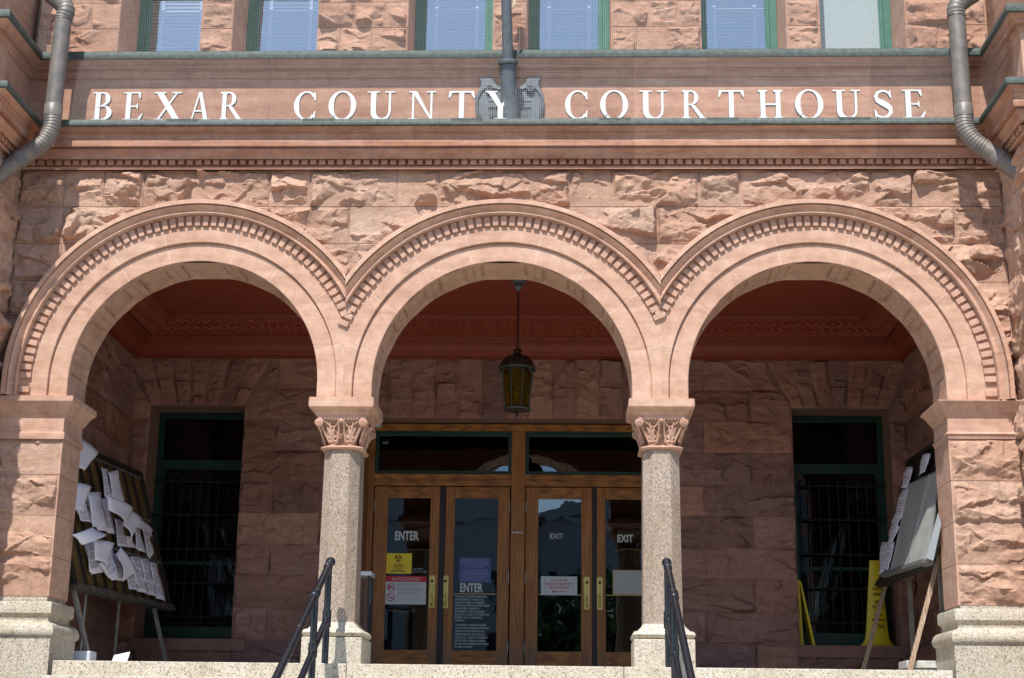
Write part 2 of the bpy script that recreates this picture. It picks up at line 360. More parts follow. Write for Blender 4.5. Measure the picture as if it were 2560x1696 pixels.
# ------------------------------------------------------------------ rock-faced ashlar
rng = np.random.default_rng(11)
_T = rng.random((64, 64, 3)).astype(float)
def vnoise(u, v, s, ch=0):
    u = u*s+13.7; v = v*s+5.1; iu = np.floor(u).astype(int); iv = np.floor(v).astype(int); fu = u-iu; fv = v-iv
    fu = fu*fu*(3-2*fu); fv = fv*fv*(3-2*fv); T = _T[:, :, ch]
    g = lambda a, b: T[a % 64, b % 64]
    return (g(iu, iv)*(1-fu)*(1-fv)+g(iu+1, iv)*fu*(1-fv)+g(iu, iv+1)*(1-fu)*fv+g(iu+1, iv+1)*fu*fv)*2-1
def fbm(u, v, s, o=4, ch=0):
    r = 0; a = 1
    for k in range(o): r = r+a*vnoise(u, v, s*2**k, (ch+k) % 3); a *= .5
    return r
def rock_height(u, v, x0, x1, z0, z1, depth):
    U = u+.022*fbm(u, v, 6, 4); V = v+.020*fbm(u, v, 7, 4, 1)
    w, h = x1-x0, z1-z0
    def layer(cell, grad, hv, beta, an):
        K = max(3, int((w+cell)*(h+cell)/(cell*cell*an)))
        sx = rng.uniform(x0-.05, x1+.05, K); sz = rng.uniform(z0-.05, z1+.05, K)
        gx = rng.normal(0, grad*.55, K); gz = rng.normal(0, grad, K); hh = rng.uniform(-hv, hv, K)
        sh = U.shape; uu = U.ravel()[:, None]; vv = V.ravel()[:, None]
        du = uu-sx; dv = vv-sz
        d = np.sqrt((du/an)**2+dv**2); d = d-d.min(1, keepdims=True)
        W = np.exp(-d*beta); W /= W.sum(1, keepdims=True)
        return (W*(hh+gx*du+gz*dv)).sum(1).reshape(sh)
    H = layer(.24, .27, .008, 240, 2.3)+layer(.11, .22, .003, 320, 1.7)+layer(.05, .16, .0012, 400, 1.4)
    zm = np.clip((V-z0)/h, 0, 1); o1, o2 = rng.uniform(-50, 50, 2)
    c = np.clip(.50+.26*fbm(u+o1, v*0+o2, 2.2, 4), .14, .86)
    amp = .050*(.85+.5*fbm(u+o2, v, 1.8, 3))
    H = H+amp*np.minimum(((1-zm)/(1-c))**.85, (zm/c)**.7)
    c2 = np.clip(.36+.30*fbm(u+o1+9, v*0+o2, 3.1, 4), .05, .9)
    H = H-.022*np.clip(1-np.abs(zm-c2)/.16, 0, 1)*np.clip(fbm(u+o1, v*0, 1.7, 2)+.35, 0, 1)
    r_ = 1-np.abs(fbm(U+o1, V+o2, 4.5, 4)); H = H+.010*r_*r_-.002
    H = H+.0028*fbm(u, v, 24, 4)
    e = np.minimum(np.minimum(u-x0, x1-u), np.minimum(v-z0, z1-v))
    e = e+.012*fbm(u, v, 9, 3, 2)
    m_ = np.clip((e-.008)/.030, 0, 1); m_ = m_*m_*(3-2*m_)
    return np.maximum(H*depth/.07, .0)*m_+.0015*fbm(u, v, 30, 2)
def rock_wall(name, parent, blocks, mapf, mat, res=.016, depth=.07, keep=None, joint=.006, tintv=.10, mortar=None, mapc=None):
    """blocks: (x0,x1,z0,z1) in wall coordinates; mapf(u,v,h)->xyz arrays; keep(u,v)->bool mask of faces"""
    V = []; Fc = []; Tn = []; base = 0
    for (x0, x1, z0, z1) in blocks:
        x0, x1, z0, z1 = x0+joint/2, x1-joint/2, z0+joint/2, z1-joint/2
        if x1-x0 < .02 or z1-z0 < .02: continue
        nx = max(2, int((x1-x0)/res)); nz = max(2, int((z1-z0)/res))
        u, v = np.meshgrid(np.linspace(x0, x1, nx+1), np.linspace(z0, z1, nz+1), indexing='ij')
        ok = np.ones((nx, nz), bool)
        if keep is not None:
            uc = (u[:-1, :-1]+u[1:, 1:])/2; vc = (v[:-1, :-1]+v[1:, 1:])/2; ok = keep(uc, vc)
            if not ok.any(): continue
        h = rock_height(u, v, x0, x1, z0, z1, depth)
        P = mapf(u, v, h)
        idx = np.arange((nx+1)*(nz+1)).reshape(nx+1, nz+1)+base
        q = np.stack([idx[:-1, :-1], idx[1:, :-1], idx[1:, 1:], idx[:-1, 1:]], -1)[ok]
        V.append(np.stack([P[0].ravel(), P[1].ravel(), P[2].ravel()], 1)); Fc.append(q)
        base += (nx+1)*(nz+1)
        # edge returns
        rim = np.concatenate([idx[:, 0], idx[-1, 1:], idx[-2::-1, -1], idx[0, -2:0:-1]])
        uu = np.concatenate([u[:, 0], u[-1, 1:], u[-2::-1, -1], u[0, -2:0:-1]]); vv = np.concatenate([v[:, 0], v[-1, 1:], v[-2::-1, -1], v[0, -2:0:-1]])
        Pb = mapf(uu, vv, np.full(uu.shape, -.025)); V.append(np.stack([Pb[0], Pb[1], Pb[2]], 1)); nb = len(uu)
        r2 = np.arange(nb)+base; base += nb
        kk = np.ones(nb, bool) if keep is None else keep(uu, vv)
        qq = np.stack([rim, np.roll(rim, -1), np.roll(r2, -1), r2], -1)[kk]; Fc.append(qq)
        t = 1+rng.normal(0, tintv); tr = rng.normal(0, tintv*.3)
        cc = (min(1.25, t*(1+tr)), t, min(1.2, t*(1-tr)), 1)
        Tn.append(np.tile(cc, ((nx+1)*(nz+1)+nb, 1)))
    V = np.concatenate(V); Fc = np.concatenate(Fc); Tn = np.concatenate(Tn)
    me = bpy.data.meshes.new(name)
    me.vertices.add(len(V)); me.vertices.foreach_set('co', V.astype(np.float32).ravel())
    me.loops.add(len(Fc)*4); me.loops.foreach_set('vertex_index', Fc.astype(np.int32).ravel())
    me.polygons.add(len(Fc)); me.polygons.foreach_set('loop_start', np.arange(0, len(Fc)*4, 4, dtype=np.int32))
    me.update(calc_edges=True)
    ca = me.color_attributes.new('tint', 'FLOAT_COLOR', 'POINT'); ca.data.foreach_set('color', Tn.astype(np.float32).ravel())
    me.validate(); me.materials.append(mat)
    me.shade_smooth(); me.set_sharp_from_angle(angle=R(24))
    o = bpy.data.objects.new(name, me); col.objects.link(o); o.parent = parent
    return o
front = lambda y0: (lambda u, v, h: (u, y0-h, v))
def course_blocks(x0, x1, zs, wmin, wmax, joints=None):
    out = []
    for i in range(len(zs)-1):
        if joints and i < len(joints) and joints[i] is not None: xs = [x0]+[j for j in joints[i] if x0+.08 < j < x1-.08]+[x1]
        else:
            xs = [x0]; x = x0+random.uniform(.3, 1)*wmax
            while x < x1-.25: xs.append(x); x += random.uniform(wmin, wmax)
            xs.append(x1)
        for a, b in zip(xs[:-1], xs[1:]): out.append((a, b, zs[i], zs[i+1]))
    return out

# ================================================================== SETTING
def structure(o, label=None): return tag(o, None, None, None, 'structure')
GROUNDM = simple('paving', (.36, .34, .31), .9, 0, .2, 2, .1, .2)
ASPH = simple('asphalt', (.06, .06, .06), .95, 0, .3, 20, .3, .2)
g = MB().box(-600, 600, -600, 600, -2.6, -2.3).build('ground', GROUNDM); structure(g)
g = MB().box(-300, 300, -44, -30, -2.296, -2.292).build('road', ASPH); structure(g)

B = 4.53; T = .65; XW = 5.7; XI = 5.5; YB = -1.09
court = thing('courthouse', 'red sandstone courthouse front with three round arches and a recessed porch', 'building', (0, 0, 0))

# ------------------------------------------------------------------ arches
ZS = 2.93
arches = [(-3.496, 1.418, 3.125), (0.0, 1.457, 3.087), (3.504, 1.422, 3.121)]
MIDS = (-1.778, 1.777)
def clipx(o, lo, hi):
    bm = bmesh.new(); bm.from_mesh(o.data); L = wloc(o).x
    for xx, s in ((lo, -1), (hi, 1)):
        if xx is None: continue
        bmesh.ops.bisect_plane(bm, geom=bm.verts[:]+bm.edges[:]+bm.faces[:], plane_co=(xx-L, 0, 0), plane_no=(s, 0, 0), clear_outer=True)
    bm.to_mesh(o.data); bm.free()
def arc_sweep(cx, cz, prof, n=112, close=False):
    vs = []; fs = []; k = len(prof)
    st = [(0, -(cz-ZS))]+[(math.pi*i/n, 0) for i in range(n+1)]+[(math.pi, -(cz-ZS))]
    for a, dz in st:
        for r, y in prof: vs.append((cx+r*math.cos(a), y, cz+r*math.sin(a)+dz))
    for i in range(len(st)-1):
        for j in range(k if close else k-1): fs.append((i*k+j, i*k+(j+1) % k, (i+1)*k+(j+1) % k, (i+1)*k+j))
    return MB().add(vs, fs)
for ai, (cx, Ra, cz) in enumerate(arches):
    lo = MIDS[ai-1] if ai > 0 else None; hi = MIDS[ai] if ai < 2 else None
    A = part('arch', court, (cx, 0, cz)); org = (cx, 0, cz)
    A['label'] = ('left round arch over the tall notice board', 'middle round arch with the lantern hanging in it', 'right round arch beside the yellow cone')[ai]
    e = .008
    f1 = [(Ra, .0+e), (Ra+e, 0), (Ra+.207, 0), (Ra+.212, .012), (Ra+.218, .012), (Ra+.220, -.028), (Ra+.226, -.034), (Ra+.405, -.034), (Ra+.41, -.030)]
    o = arc_sweep(cx, cz, f1).build('archivolt', ARCHM, A, 30, origin=org); clipx(o, lo, hi)
    hood = [(Ra+.41, -.030), (Ra+.535, -.030), (Ra+.54, -.125), (Ra+.548, -.13), (Ra+.556, -.125), (Ra+.562, -.10), (Ra+.585, -.098), (Ra+.61, -.118), (Ra+.625, -.152), (Ra+.632, -.158),
            (Ra+.636, -.128), (Ra+.642, -.128), (Ra+.648, -.172), (Ra+.695, -.168), (Ra+.70, -.16), (Ra+.70, .08)]
    o = arc_sweep(cx, cz, hood).build('hood_mould', ARCHM, A, 32, origin=org); clipx(o, lo, hi)
    # dentils
    mb = MB(); pitch = .0955; rm = Ra+.47; nd = int(math.pi*rm/pitch)
    for i in range(nd):
        a = (i+.5)*math.pi/nd; ha = .0315/rm
        xm = cx+(Ra+.42)*math.cos(a)
        if (lo is not None and xm < lo+.03) or (hi is not None and xm > hi-.03): continue
        jr = random.uniform(-.004, .004); jy = random.uniform(-.004, .004)
        P = []
        for (r, hw) in ((Ra+.412+jr, ha), (Ra+.534, ha)):
            for s in (-1, 1):
                for y in (-.028, -.067+jy): P.append((cx+r*math.cos(a+s*hw), y, cz+r*math.sin(a+s*hw)))
        mb.add(P, [(0, 1, 3, 2), (4, 6, 7, 5), (0, 4, 5, 1), (2, 3, 7, 6), (0, 2, 6, 4), (1, 5, 7, 3)])
    if cz > ZS:
        for s in (-1, 1):
            xx = cx+s*(Ra+.47)
            if (lo is None or xx > lo) and (hi is None or xx < hi):
                mb.box(xx-.061, xx+.061, -.072, -.028, ZS+.045, ZS+.11)
    mb.build('dentil_band', SMOOTH, A, bevel=.004, origin=org)
    # coffered soffit
    edges = [R(90-14-20.5*k) for k in range(4, -1, -1)]; edges = [0.0]+[x for x in edges if x > .12]
    edges = edges+[math.pi-x for x in edges[::-1]]
    al = [edges[0]]
    for a0, a1 in zip(edges[:-1], edges[1:]):
        for d in (.0015, .003, .085, .092, .118, .125): al.append(a0+d/Ra)
        for d in (.125, .118, .092, .085, .003, .0015): al.append(a1-d/Ra)
        al.append(a1)
    yl = [.008, .085, .092, .118, .125, .52, .527, .553, .56, T]
    def dep(da, y):
        if da < .002: return .006
        d = min(da, y, T-y)
        return 0 if d < .0885 else (.03 if d < .1215 else .014)
    vs = []; fs = []
    for a in al:
        k = max(i for i in range(len(edges)-1) if edges[i] <= a+1e-9) if a < edges[-1] else len(edges)-2
        da = min(a-edges[k], edges[k+1]-a)*Ra
        for y in yl:
            r = Ra+dep(da, y); vs.append((cx+r*math.cos(a), y, cz+r*math.sin(a)))
    nk = len(yl)
    for i in range(len(al)-1):
        for j in range(nk-1): fs.append((i*nk+j, i*nk+j+1, (i+1)*nk+j+1, (i+1)*nk+j))
    mb = MB().add(vs, fs)
    for s in (-1, 1): mb.add([(cx+s*Ra, .008, ZS), (cx+s*Ra, T, ZS), (cx+s*Ra, T, cz), (cx+s*Ra, .008, cz)], [(0, 1, 2, 3)])
    mb.build('soffit', SOFFIT, A, origin=org)
    o = arc_sweep(cx, cz, [(Ra, T), (Ra+.9, T)]).build('inner_face', SOFFIT, A, origin=org); clipx(o, lo, hi)
# small V panels between the arches
for mx in MIDS:
    zt = zrow(764, 0, 1280); zb = zrow(794, 0, 1280)
    MB().prism([(mx-.092, zrow(757, 0)), (mx, zrow(742, 0)), (mx+.092, zrow(757, 0)), (mx, zrow(795, 0))], -.047, -.02).build('keyed_wedge', SMOOTH, court, bevel=.003)

# ------------------------------------------------------------------ rock wall above arches
zr = lambda v: zrow(v, 0)
zs = [ZS, 3.10, 3.52, 3.94, 4.36, zr(608), zr(515), zr(423)]
zs = [ZS-.02, zr(896), zr(798), zr(702), zr(608), zr(515), zr(423)]
X = lambda u, v=520: at(u, v, 0)[0]
J = [None, None, [X(170), X(2420)], [X(161), X(1280)], [X(159), X(620), X(875), X(1642), X(1960), X(2387)],
     [X(155), X(254), X(354), X(670), X(771), X(990), X(1095), X(1426), X(1529), X(1749), X(1853), X(2182), X(2286)]]
def keep_out(u, v):
    k = np.ones(u.shape, bool)
    for cx, Ra, cz in arches:
        k &= ~(((u-cx)**2+(np.maximum(v-cz, 0))**2) < (Ra+.63)**2)
    k &= ~((np.abs(np.abs(u)-1.777) < .3) & (v < 4.3))
    return k
rock_wall('spandrel_wall', court, course_blocks(-XW, XW, zs, .45, 1.2, J), front(.03), ROCK, .0135, .066, keep_out, joint=.009, tintv=.05)
def flatwall(name, x0, x1, z0, z1, y, mat, keep, n=.05):
    nx = int((x1-x0)/n); nz = int((z1-z0)/n); mb = MB(); fs = []
    u, v = np.meshgrid(np.linspace(x0, x1, nx+1), np.linspace(z0, z1, nz+1), indexing='ij')
    ok = keep((u[:-1, :-1]+u[1:, 1:])/2, (v[:-1, :-1]+v[1:, 1:])/2)
    vs = [(a, y, b) for a, b in zip(u.ravel(), v.ravel())]
    for i in range(nx):
        for j in range(nz):
            if ok[i, j]: fs.append((i*(nz+1)+j, (i+1)*(nz+1)+j, (i+1)*(nz+1)+j+1, i*(nz+1)+j+1))
    return mb.add(vs, fs).build(name, mat, court)
flatwall('mortar_bed', -XW, XW, ZS-.05, zr(423), .042, MORTAR, keep_out)
MB().box(-XW, XW, .10, T, 4.62, 7.0).box(-XW, -XI-.02, .05, T, 0, 4.63).box(XI+.02, XW, .05, T, 0, 4.63).build('wall_core', MORTARD, court)

# ------------------------------------------------------------------ cornices on the plan path
path = [(-9, YB), (-XW, YB), (-XW, 0), (XW, 0), (XW, YB), (9, YB)]
def zz_(v, p): return zrow(v, -p)
ZL0, ZL1 = zz_(312, .3), zz_(295, .3)
prof = [(0, zz_(424, .0)), (.058, zz_(423, .058)), (.062, zz_(416.5, .06)), (.03, zz_(415, .03)), (.03, zz_(397, .03)), (.115, zz_(397.5, .11)), (.12, zz_(394, .12)), (.125, zz_(388, .125)), (.145, zz_(381, .145)),
        (.165, zz_(376, .165)), (.17, zz_(371, .17)), (.155, zz_(370, .155)), (.155, zz_(367, .155)), (.205, zz_(364, .205)), (.21, zz_(352, .21)), (.20, zz_(350, .2)), (.192, zz_(343, .19)), (.20, zz_(336, .2)),
        (.215, zz_(333, .215)), (.205, zz_(330, .205)), (.215, zz_(326, .215)), (.25, zz_(318, .25)), (.275, zz_(312, .275)), (.275, ZL0+.003)]
sweep(prof, path).build('main_cornice', TRIM, court, 35)
mb = MB()
zd0, zd1 = zz_(414.5, .03), zz_(398, .09)
def dent_path(mb, P, z0, z1, p0, p1, pitch, w):
    for (a, b) in zip(P[:-1], P[1:]):
        a = np.array(a, float); b = np.array(b, float); L = np.linalg.norm(b-a); d = (b-a)/L; nrm = np.array([d[1], -d[0]]); n = int(L/pitch)
        for i in range(n):
            c = a+d*((i+.5)*L/n); hw = w/2+random.uniform(-.002, .002); q1 = p1+random.uniform(-.004, .004)
            O = c-d*hw+nrm*p0; mb.obox((*O, z0+random.uniform(0, .003)), (*(d*2*hw), 0), (*(nrm*(q1-p0)), 0), (0, 0, z1-z0))
dent_path(mb, path, zd0, zd1, .028, .085, .1035, .068)
mb.build('cornice_dentils', TRIM, court, bevel=.004)
def ledge(name, p, z0, z1, back):
    o = sweep([(back, z0+.012), (p-.012, z0), (p, z0+.006), (p+.004, z0+.03), (p-.004, z1-.02), (p-.02, z1), (back, z1+.02)], path).build(name, COPPER, court, 35); return o
ledge('copper_ledge', .30, ZL0, ZL1, 0)
# laps on the copper
for x in [at(u, 300, -.3)[0] for u in (420, 760, 1130, 1500, 1770, 2100)]: MB().box(x-.012, x+.35, -.3065, -.28, ZL0+.004, ZL1-.004).build('copper_lap', COPPER, court)
ZC0, ZC1 = zz_(143, .2), zz_(123, .2)
zf = zz_(196, .0)
fp = [(0, ZL1-.02), (0, zf), (.02, zf+.004), (.03, zz_(190, .03)), (.035, zz_(184, .035)), (.05, zz_(180, .05)), (.055, zz_(177, .055)), (.045, zz_(175, .045)), (.05, zz_(172, .05)), (.10, zz_(168, .10)), (.105, zz_(163, .105)), (.095, zz_(161, .095)),
      (.11, zz_(157, .11)), (.15, zz_(149, .15)), (.17, zz_(145, .17)), (.17, ZC0+.003)]
o = sweep(fp, path).build('frieze', TRIM, court, 35)
ledge('copper_sill', .20, ZC0, ZC1, -.2)
# ------------------------------------------------------------------ upper wall and windows
YU = .10; YF = .86
wins = [(293, 497), (578, 790), (1018, 1231), (1316, 1528), (1755, 1968), (2054, 2268)]
ZT = ZC1+3.4
wx = [(at(a, 118, YU)[0], at(b, 118, YU)[0]) for a, b in wins]
zc_ = [ZC1-.15, zrow(66, YU), zrow(2, YU), zrow(2, YU)+.30, zrow(2, YU)+.72, zrow(2, YU)+1.5, ZT]
segs = [-XW]+[t for w in wx for t in w]+[XW]
blocks = []
for k in range(0, len(segs), 2):
    a, b = segs[k], segs[k+1]
    w = b-a
    for i in range(len(zc_)-1):
        if w < .5 : blocks.append((a, b, zc_[i], zc_[i+1]))
        else:
            n = 2 if w < 1.0 else 3
            cuts = [a]+sorted(a+w*(j+(.35 if i % 2 else -.25)*.8+random.uniform(-.06, .06))/n for j in range(1, n))+[b]
            for c0, c1 in zip(cuts[:-1], cuts[1:]): blocks.append((c0, c1, zc_[i], zc_[i+1]))
for k in range(0, len(segs), 2): rock_wall('upper_wall', court, [q for q in blocks if q[0] >= segs[k]-.01 and q[1] <= segs[k+1]+.01], front(YU+.02), UPROCK, .0135, .048, None, joint=.009, tintv=.045)
mb = MB()
for k in range(0, len(segs), 2): mb.box(segs[k], segs[k+1], YU+.03, YU+.5, ZC1-.2, ZT)
for k in range(0, len(segs), 2): mb.box(segs[k], segs[k+1], YU+.5, YF+.3, ZC1-.2, ZT)
mb.build('upper_wall_core', SMOOTH, court)
mb = MB()
for a, b in wx: mb.box(a-.01, b+.01, YU+.02, YF+.3, ZT-.25, ZT).box(a, b, YU+.0, YF+.2, ZC1-.2, ZC1-.03)
mb.build('window_sill_stones', SMOOTH, court)
MB().box(-XW, XW, YF+1.4, YF+1.5, ZC1-.3, ZT+.2).box(-XW, XW, YF+.3, YF+1.4, ZC1-.32, ZC1-.2).box(-XW, XW, YU, YF+1.5, ZT, ZT+.3).build('upper_rooms', ROOM, court)
for i, (a, b) in enumerate(wx):
    W = part('upper_window', court, ((a+b)/2, YF, ZC1))
    W['label'] = ('upper window with half open cream slats, leftmost', 'upper window with closed thin lined blind left of the flagpole pair', 'upper window just left of the flagpole', 'upper window just right of the flagpole', 'upper window with bright slats showing at its foot', 'upper window with a pale frosted pane and no blind')[i]
    zt_ = zrow(-9, YF)
    mb = MB(); fw = .085
    mb.box(a, a+fw, YF, YF+.10, ZC1-.1, ZT-.25).box(b-fw, b, YF, YF+.10, ZC1-.1, ZT-.25).box(a+fw, b-fw, YF, YF+.1, ZT-.33, ZT-.25)
    mb.build('window_frame', GREEN, W, bevel=.004)
    mb = MB(); s0 = a+fw; s1 = b-fw
    mb.box(s0, s0+.055, YF+.03, YF+.075, ZC1-.1, zt_).box(s1-.055, s1, YF+.03, YF+.075, ZC1-.1, zt_).box(s0, s1, YF+.025, YF+.078, zt_, zt_+.045)
    mb.box(s0, s0+.05, YF+.07, YF+.11, zt_, ZT-.3).box(s1-.05, s1, YF+.07, YF+.11, zt_, ZT-.3)
    mb.build('sash', GREEN, W, bevel=.004)
    MB().add([(s0+.05, YF+.055, ZC1-.1), (s1-.05, YF+.055, ZC1-.1), (s1-.05, YF+.055, zt_), (s0+.05, YF+.055, zt_)], [(0, 1, 2, 3)]).add([(s0+.05, YF+.09, zt_+.04), (s1-.05, YF+.09, zt_+.04), (s1-.05, YF+.09, ZT-.3), (s0+.05, YF+.09, ZT-.3)], [(0, 1, 2, 3)]).build('glass', FROST if i == 5 else WGLASS, W)
    if i < 5:
        mb = MB(); tilt = (R(52), R(35), R(33), R(35), R(52))[i]; z = ZC1-.1; d = .025
        while z < ZT-.4:
            yy = YF+.19; cs, sn = math.cos(tilt)*d, math.sin(tilt)*d
            mb.obox((s0+.02, yy-cs, z-sn), (s1-s0-.04, 0, 0), (0, 2*cs, 2*sn), (0, -.003, .003)); z += .05
        mb.build('blind_slats', CREAM if i in (0, 4) else PALEST, W)
        mb = MB()
        for q in (.2, .8): mb.box(s0+(s1-s0)*q-.022, s0+(s1-s0)*q+.022, YF+.158, YF+.16, ZC1-.1, ZT-.4)
        mb.build('blind_tape', TAPE, W)
# ------------------------------------------------------------------ side bays
for s in (-1, 1):
    bay = part('side_bay', court, (s*(XW+1), YB, 0))
    bay['label'] = ('left projecting bay wall', 'right projecting bay wall')[s > 0]
    zb = [-2.3, -1.7, -1.1, -.5, 0, .5, 1.0, 1.5, 2.0, 2.5, ZS+.02, zr(896), zr(798), zr(702), zr(608), zr(515), zr(423)]
    xw = s*XW
    mapside = (lambda u, v, h: (xw-s*h, u, v)); mapfront = (lambda u, v, h: (u, YB-h, v))
    bl = []
    for i in range(len(zb)-1):
        cut = YB*(.45 if i % 2 else .62); bl += [(YB, cut, zb[i], zb[i+1]), (cut, 0, zb[i], zb[i+1])]
    rock_wall('bay_side', bay, bl, mapside, ROCK, .02, .055).location = -wloc(bay)
    xa, xb = sorted((xw, s*9))
    rock_wall('bay_front', bay, course_blocks(xa, xb, zb, .5, 1.), mapfront, ROCK, .03, .07).location = -wloc(bay)
    MB().box(xw+s*.005, s*9, YB+.01, 1.5, -2.3, ZL0).box(xw+s*.002, s*9, YB+.004, 1.5, ZL0, ZC1).build('bay_core', MORTAR, bay)
    # window storey of the bay
    mb = MB().box(xw+s*.10, s*9, YB+.12, 1.5, ZC1, ZT+.4)
    mb.build('bay_upper_core', SMOOTH, bay)
    z0 = zrow(190, -1.1)
    MB().box(xw-s*.02, xw+s*.3, YB-.03, YB+.1, ZL1+.01, ZC0-.05).box(xw-s*.02, xw+s*.12, YB+.1, YB+.3, ZL1+.01, ZC0-.05).build('bay_pilaster', SMOOTH, bay, bevel=.006)

# ------------------------------------------------------------------ piers
def pier(s):
    P = part('pier', court, (s*5.3, .3, 0)); P['label'] = ('left stone pier with granite base', 'right stone pier with granite base')[s > 0]
    xi = 4.912*s; xo = 5.72*s
    zp = [zrow(v, 0) for v in (1503, 1400, 1297, 1194, 1091)]
    a, b = sorted((xi, xo))
    bl = []
    for z0, z1 in zip(zp[:-1], zp[1:]): bl.append((a, b, z0, z1))
    rock_wall('pier_stones', P, bl, (lambda u, v, h: (u, .015-h, v)), ROCK, .013, .050, tintv=.04, joint=.009).location = -wloc(P)
    MB().box(xi+s*.012, xo, .02, T, zp[0], zp[-1]).build('pier_core', MORTAR, P)
    mb = MB()
    for z0, z1 in zip(zp[:-1], zp[1:]): mb.box(xi, xi+s*.02, .012, T, z0+.003, z1-.003)
    mb.build('pier_reveal', SMOOTH, P, bevel=.003)
    # impost: (offset, z)
    zi = lambda v, p=0: zrow(v, -p, 200 if s < 0 else 2400)
    d = -7 if s > 0 else 8
    prof = [(.0, zp[-1]), (.016, zi(1091+d)), (.024, zi(1086)), (.016, zi(1082)), (.0, zi(1080)), (.0, zi(1045)), (.014, zi(1042)), (.02, zi(1037)), (.034, zi(1034)), (.04, zi(1030)), (.052, zi(1026)), (.07, zi(1018)), (.10, zi(1012)), (.115, zi(1008)), (.115, ZS-.005), (0, ZS)]
    if s > 0: prof = [(p, z-.0) for p, z in prof]
    pth = [(-XW, 0), (xi, 0), (xi, T), (-XI, T)] if s < 0 else [(XI, T), (xi, T), (xi, 0), (XW, 0)]
    sweep(prof, pth).build('impost', SMOOTH, P, 35)
    MB().box(xi+s*.004, xo, .004, T, zp[-1], ZS-.01).build('impost_core', SMOOTH, P)
    MB().box(xi-s*.10, xo, -.10, T+.1, ZS-.012, ZS-.004).build('impost_top', SMOOTH, P)
    zg = lambda v: zrow(v, -.1, 120 if s < 0 else 2450)
    dz = 0 if s < 0 else 18
    gp = [(0, zg(1502+dz)+.0), (.055, zg(1503+dz)), (.065, zg(1508+dz)), (.065, zg(1532+dz)), (.045, zg(1536+dz)), (.03, zg(1541+dz)), (.03, zg(1551+dz)), (.045, zg(1555+dz)), (.085, zg(1557+dz)), (.115, zg(1565+dz)), (.13, zg(1577+dz)), (.12, zg(1588+dz)), (.095, zg(1593+dz)), (.095, zg(1680)), (.10, -.35), (.10, -.36), (.10, -2.3)]
    sweep(gp, pth).build('pier_base', GRAN, P, 40)
    MB().box(xi+s*.02, xo, .02, T, -2.3, zp[0]).build('pier_base_core', GRAN, P)
pier(-1); pier(1)

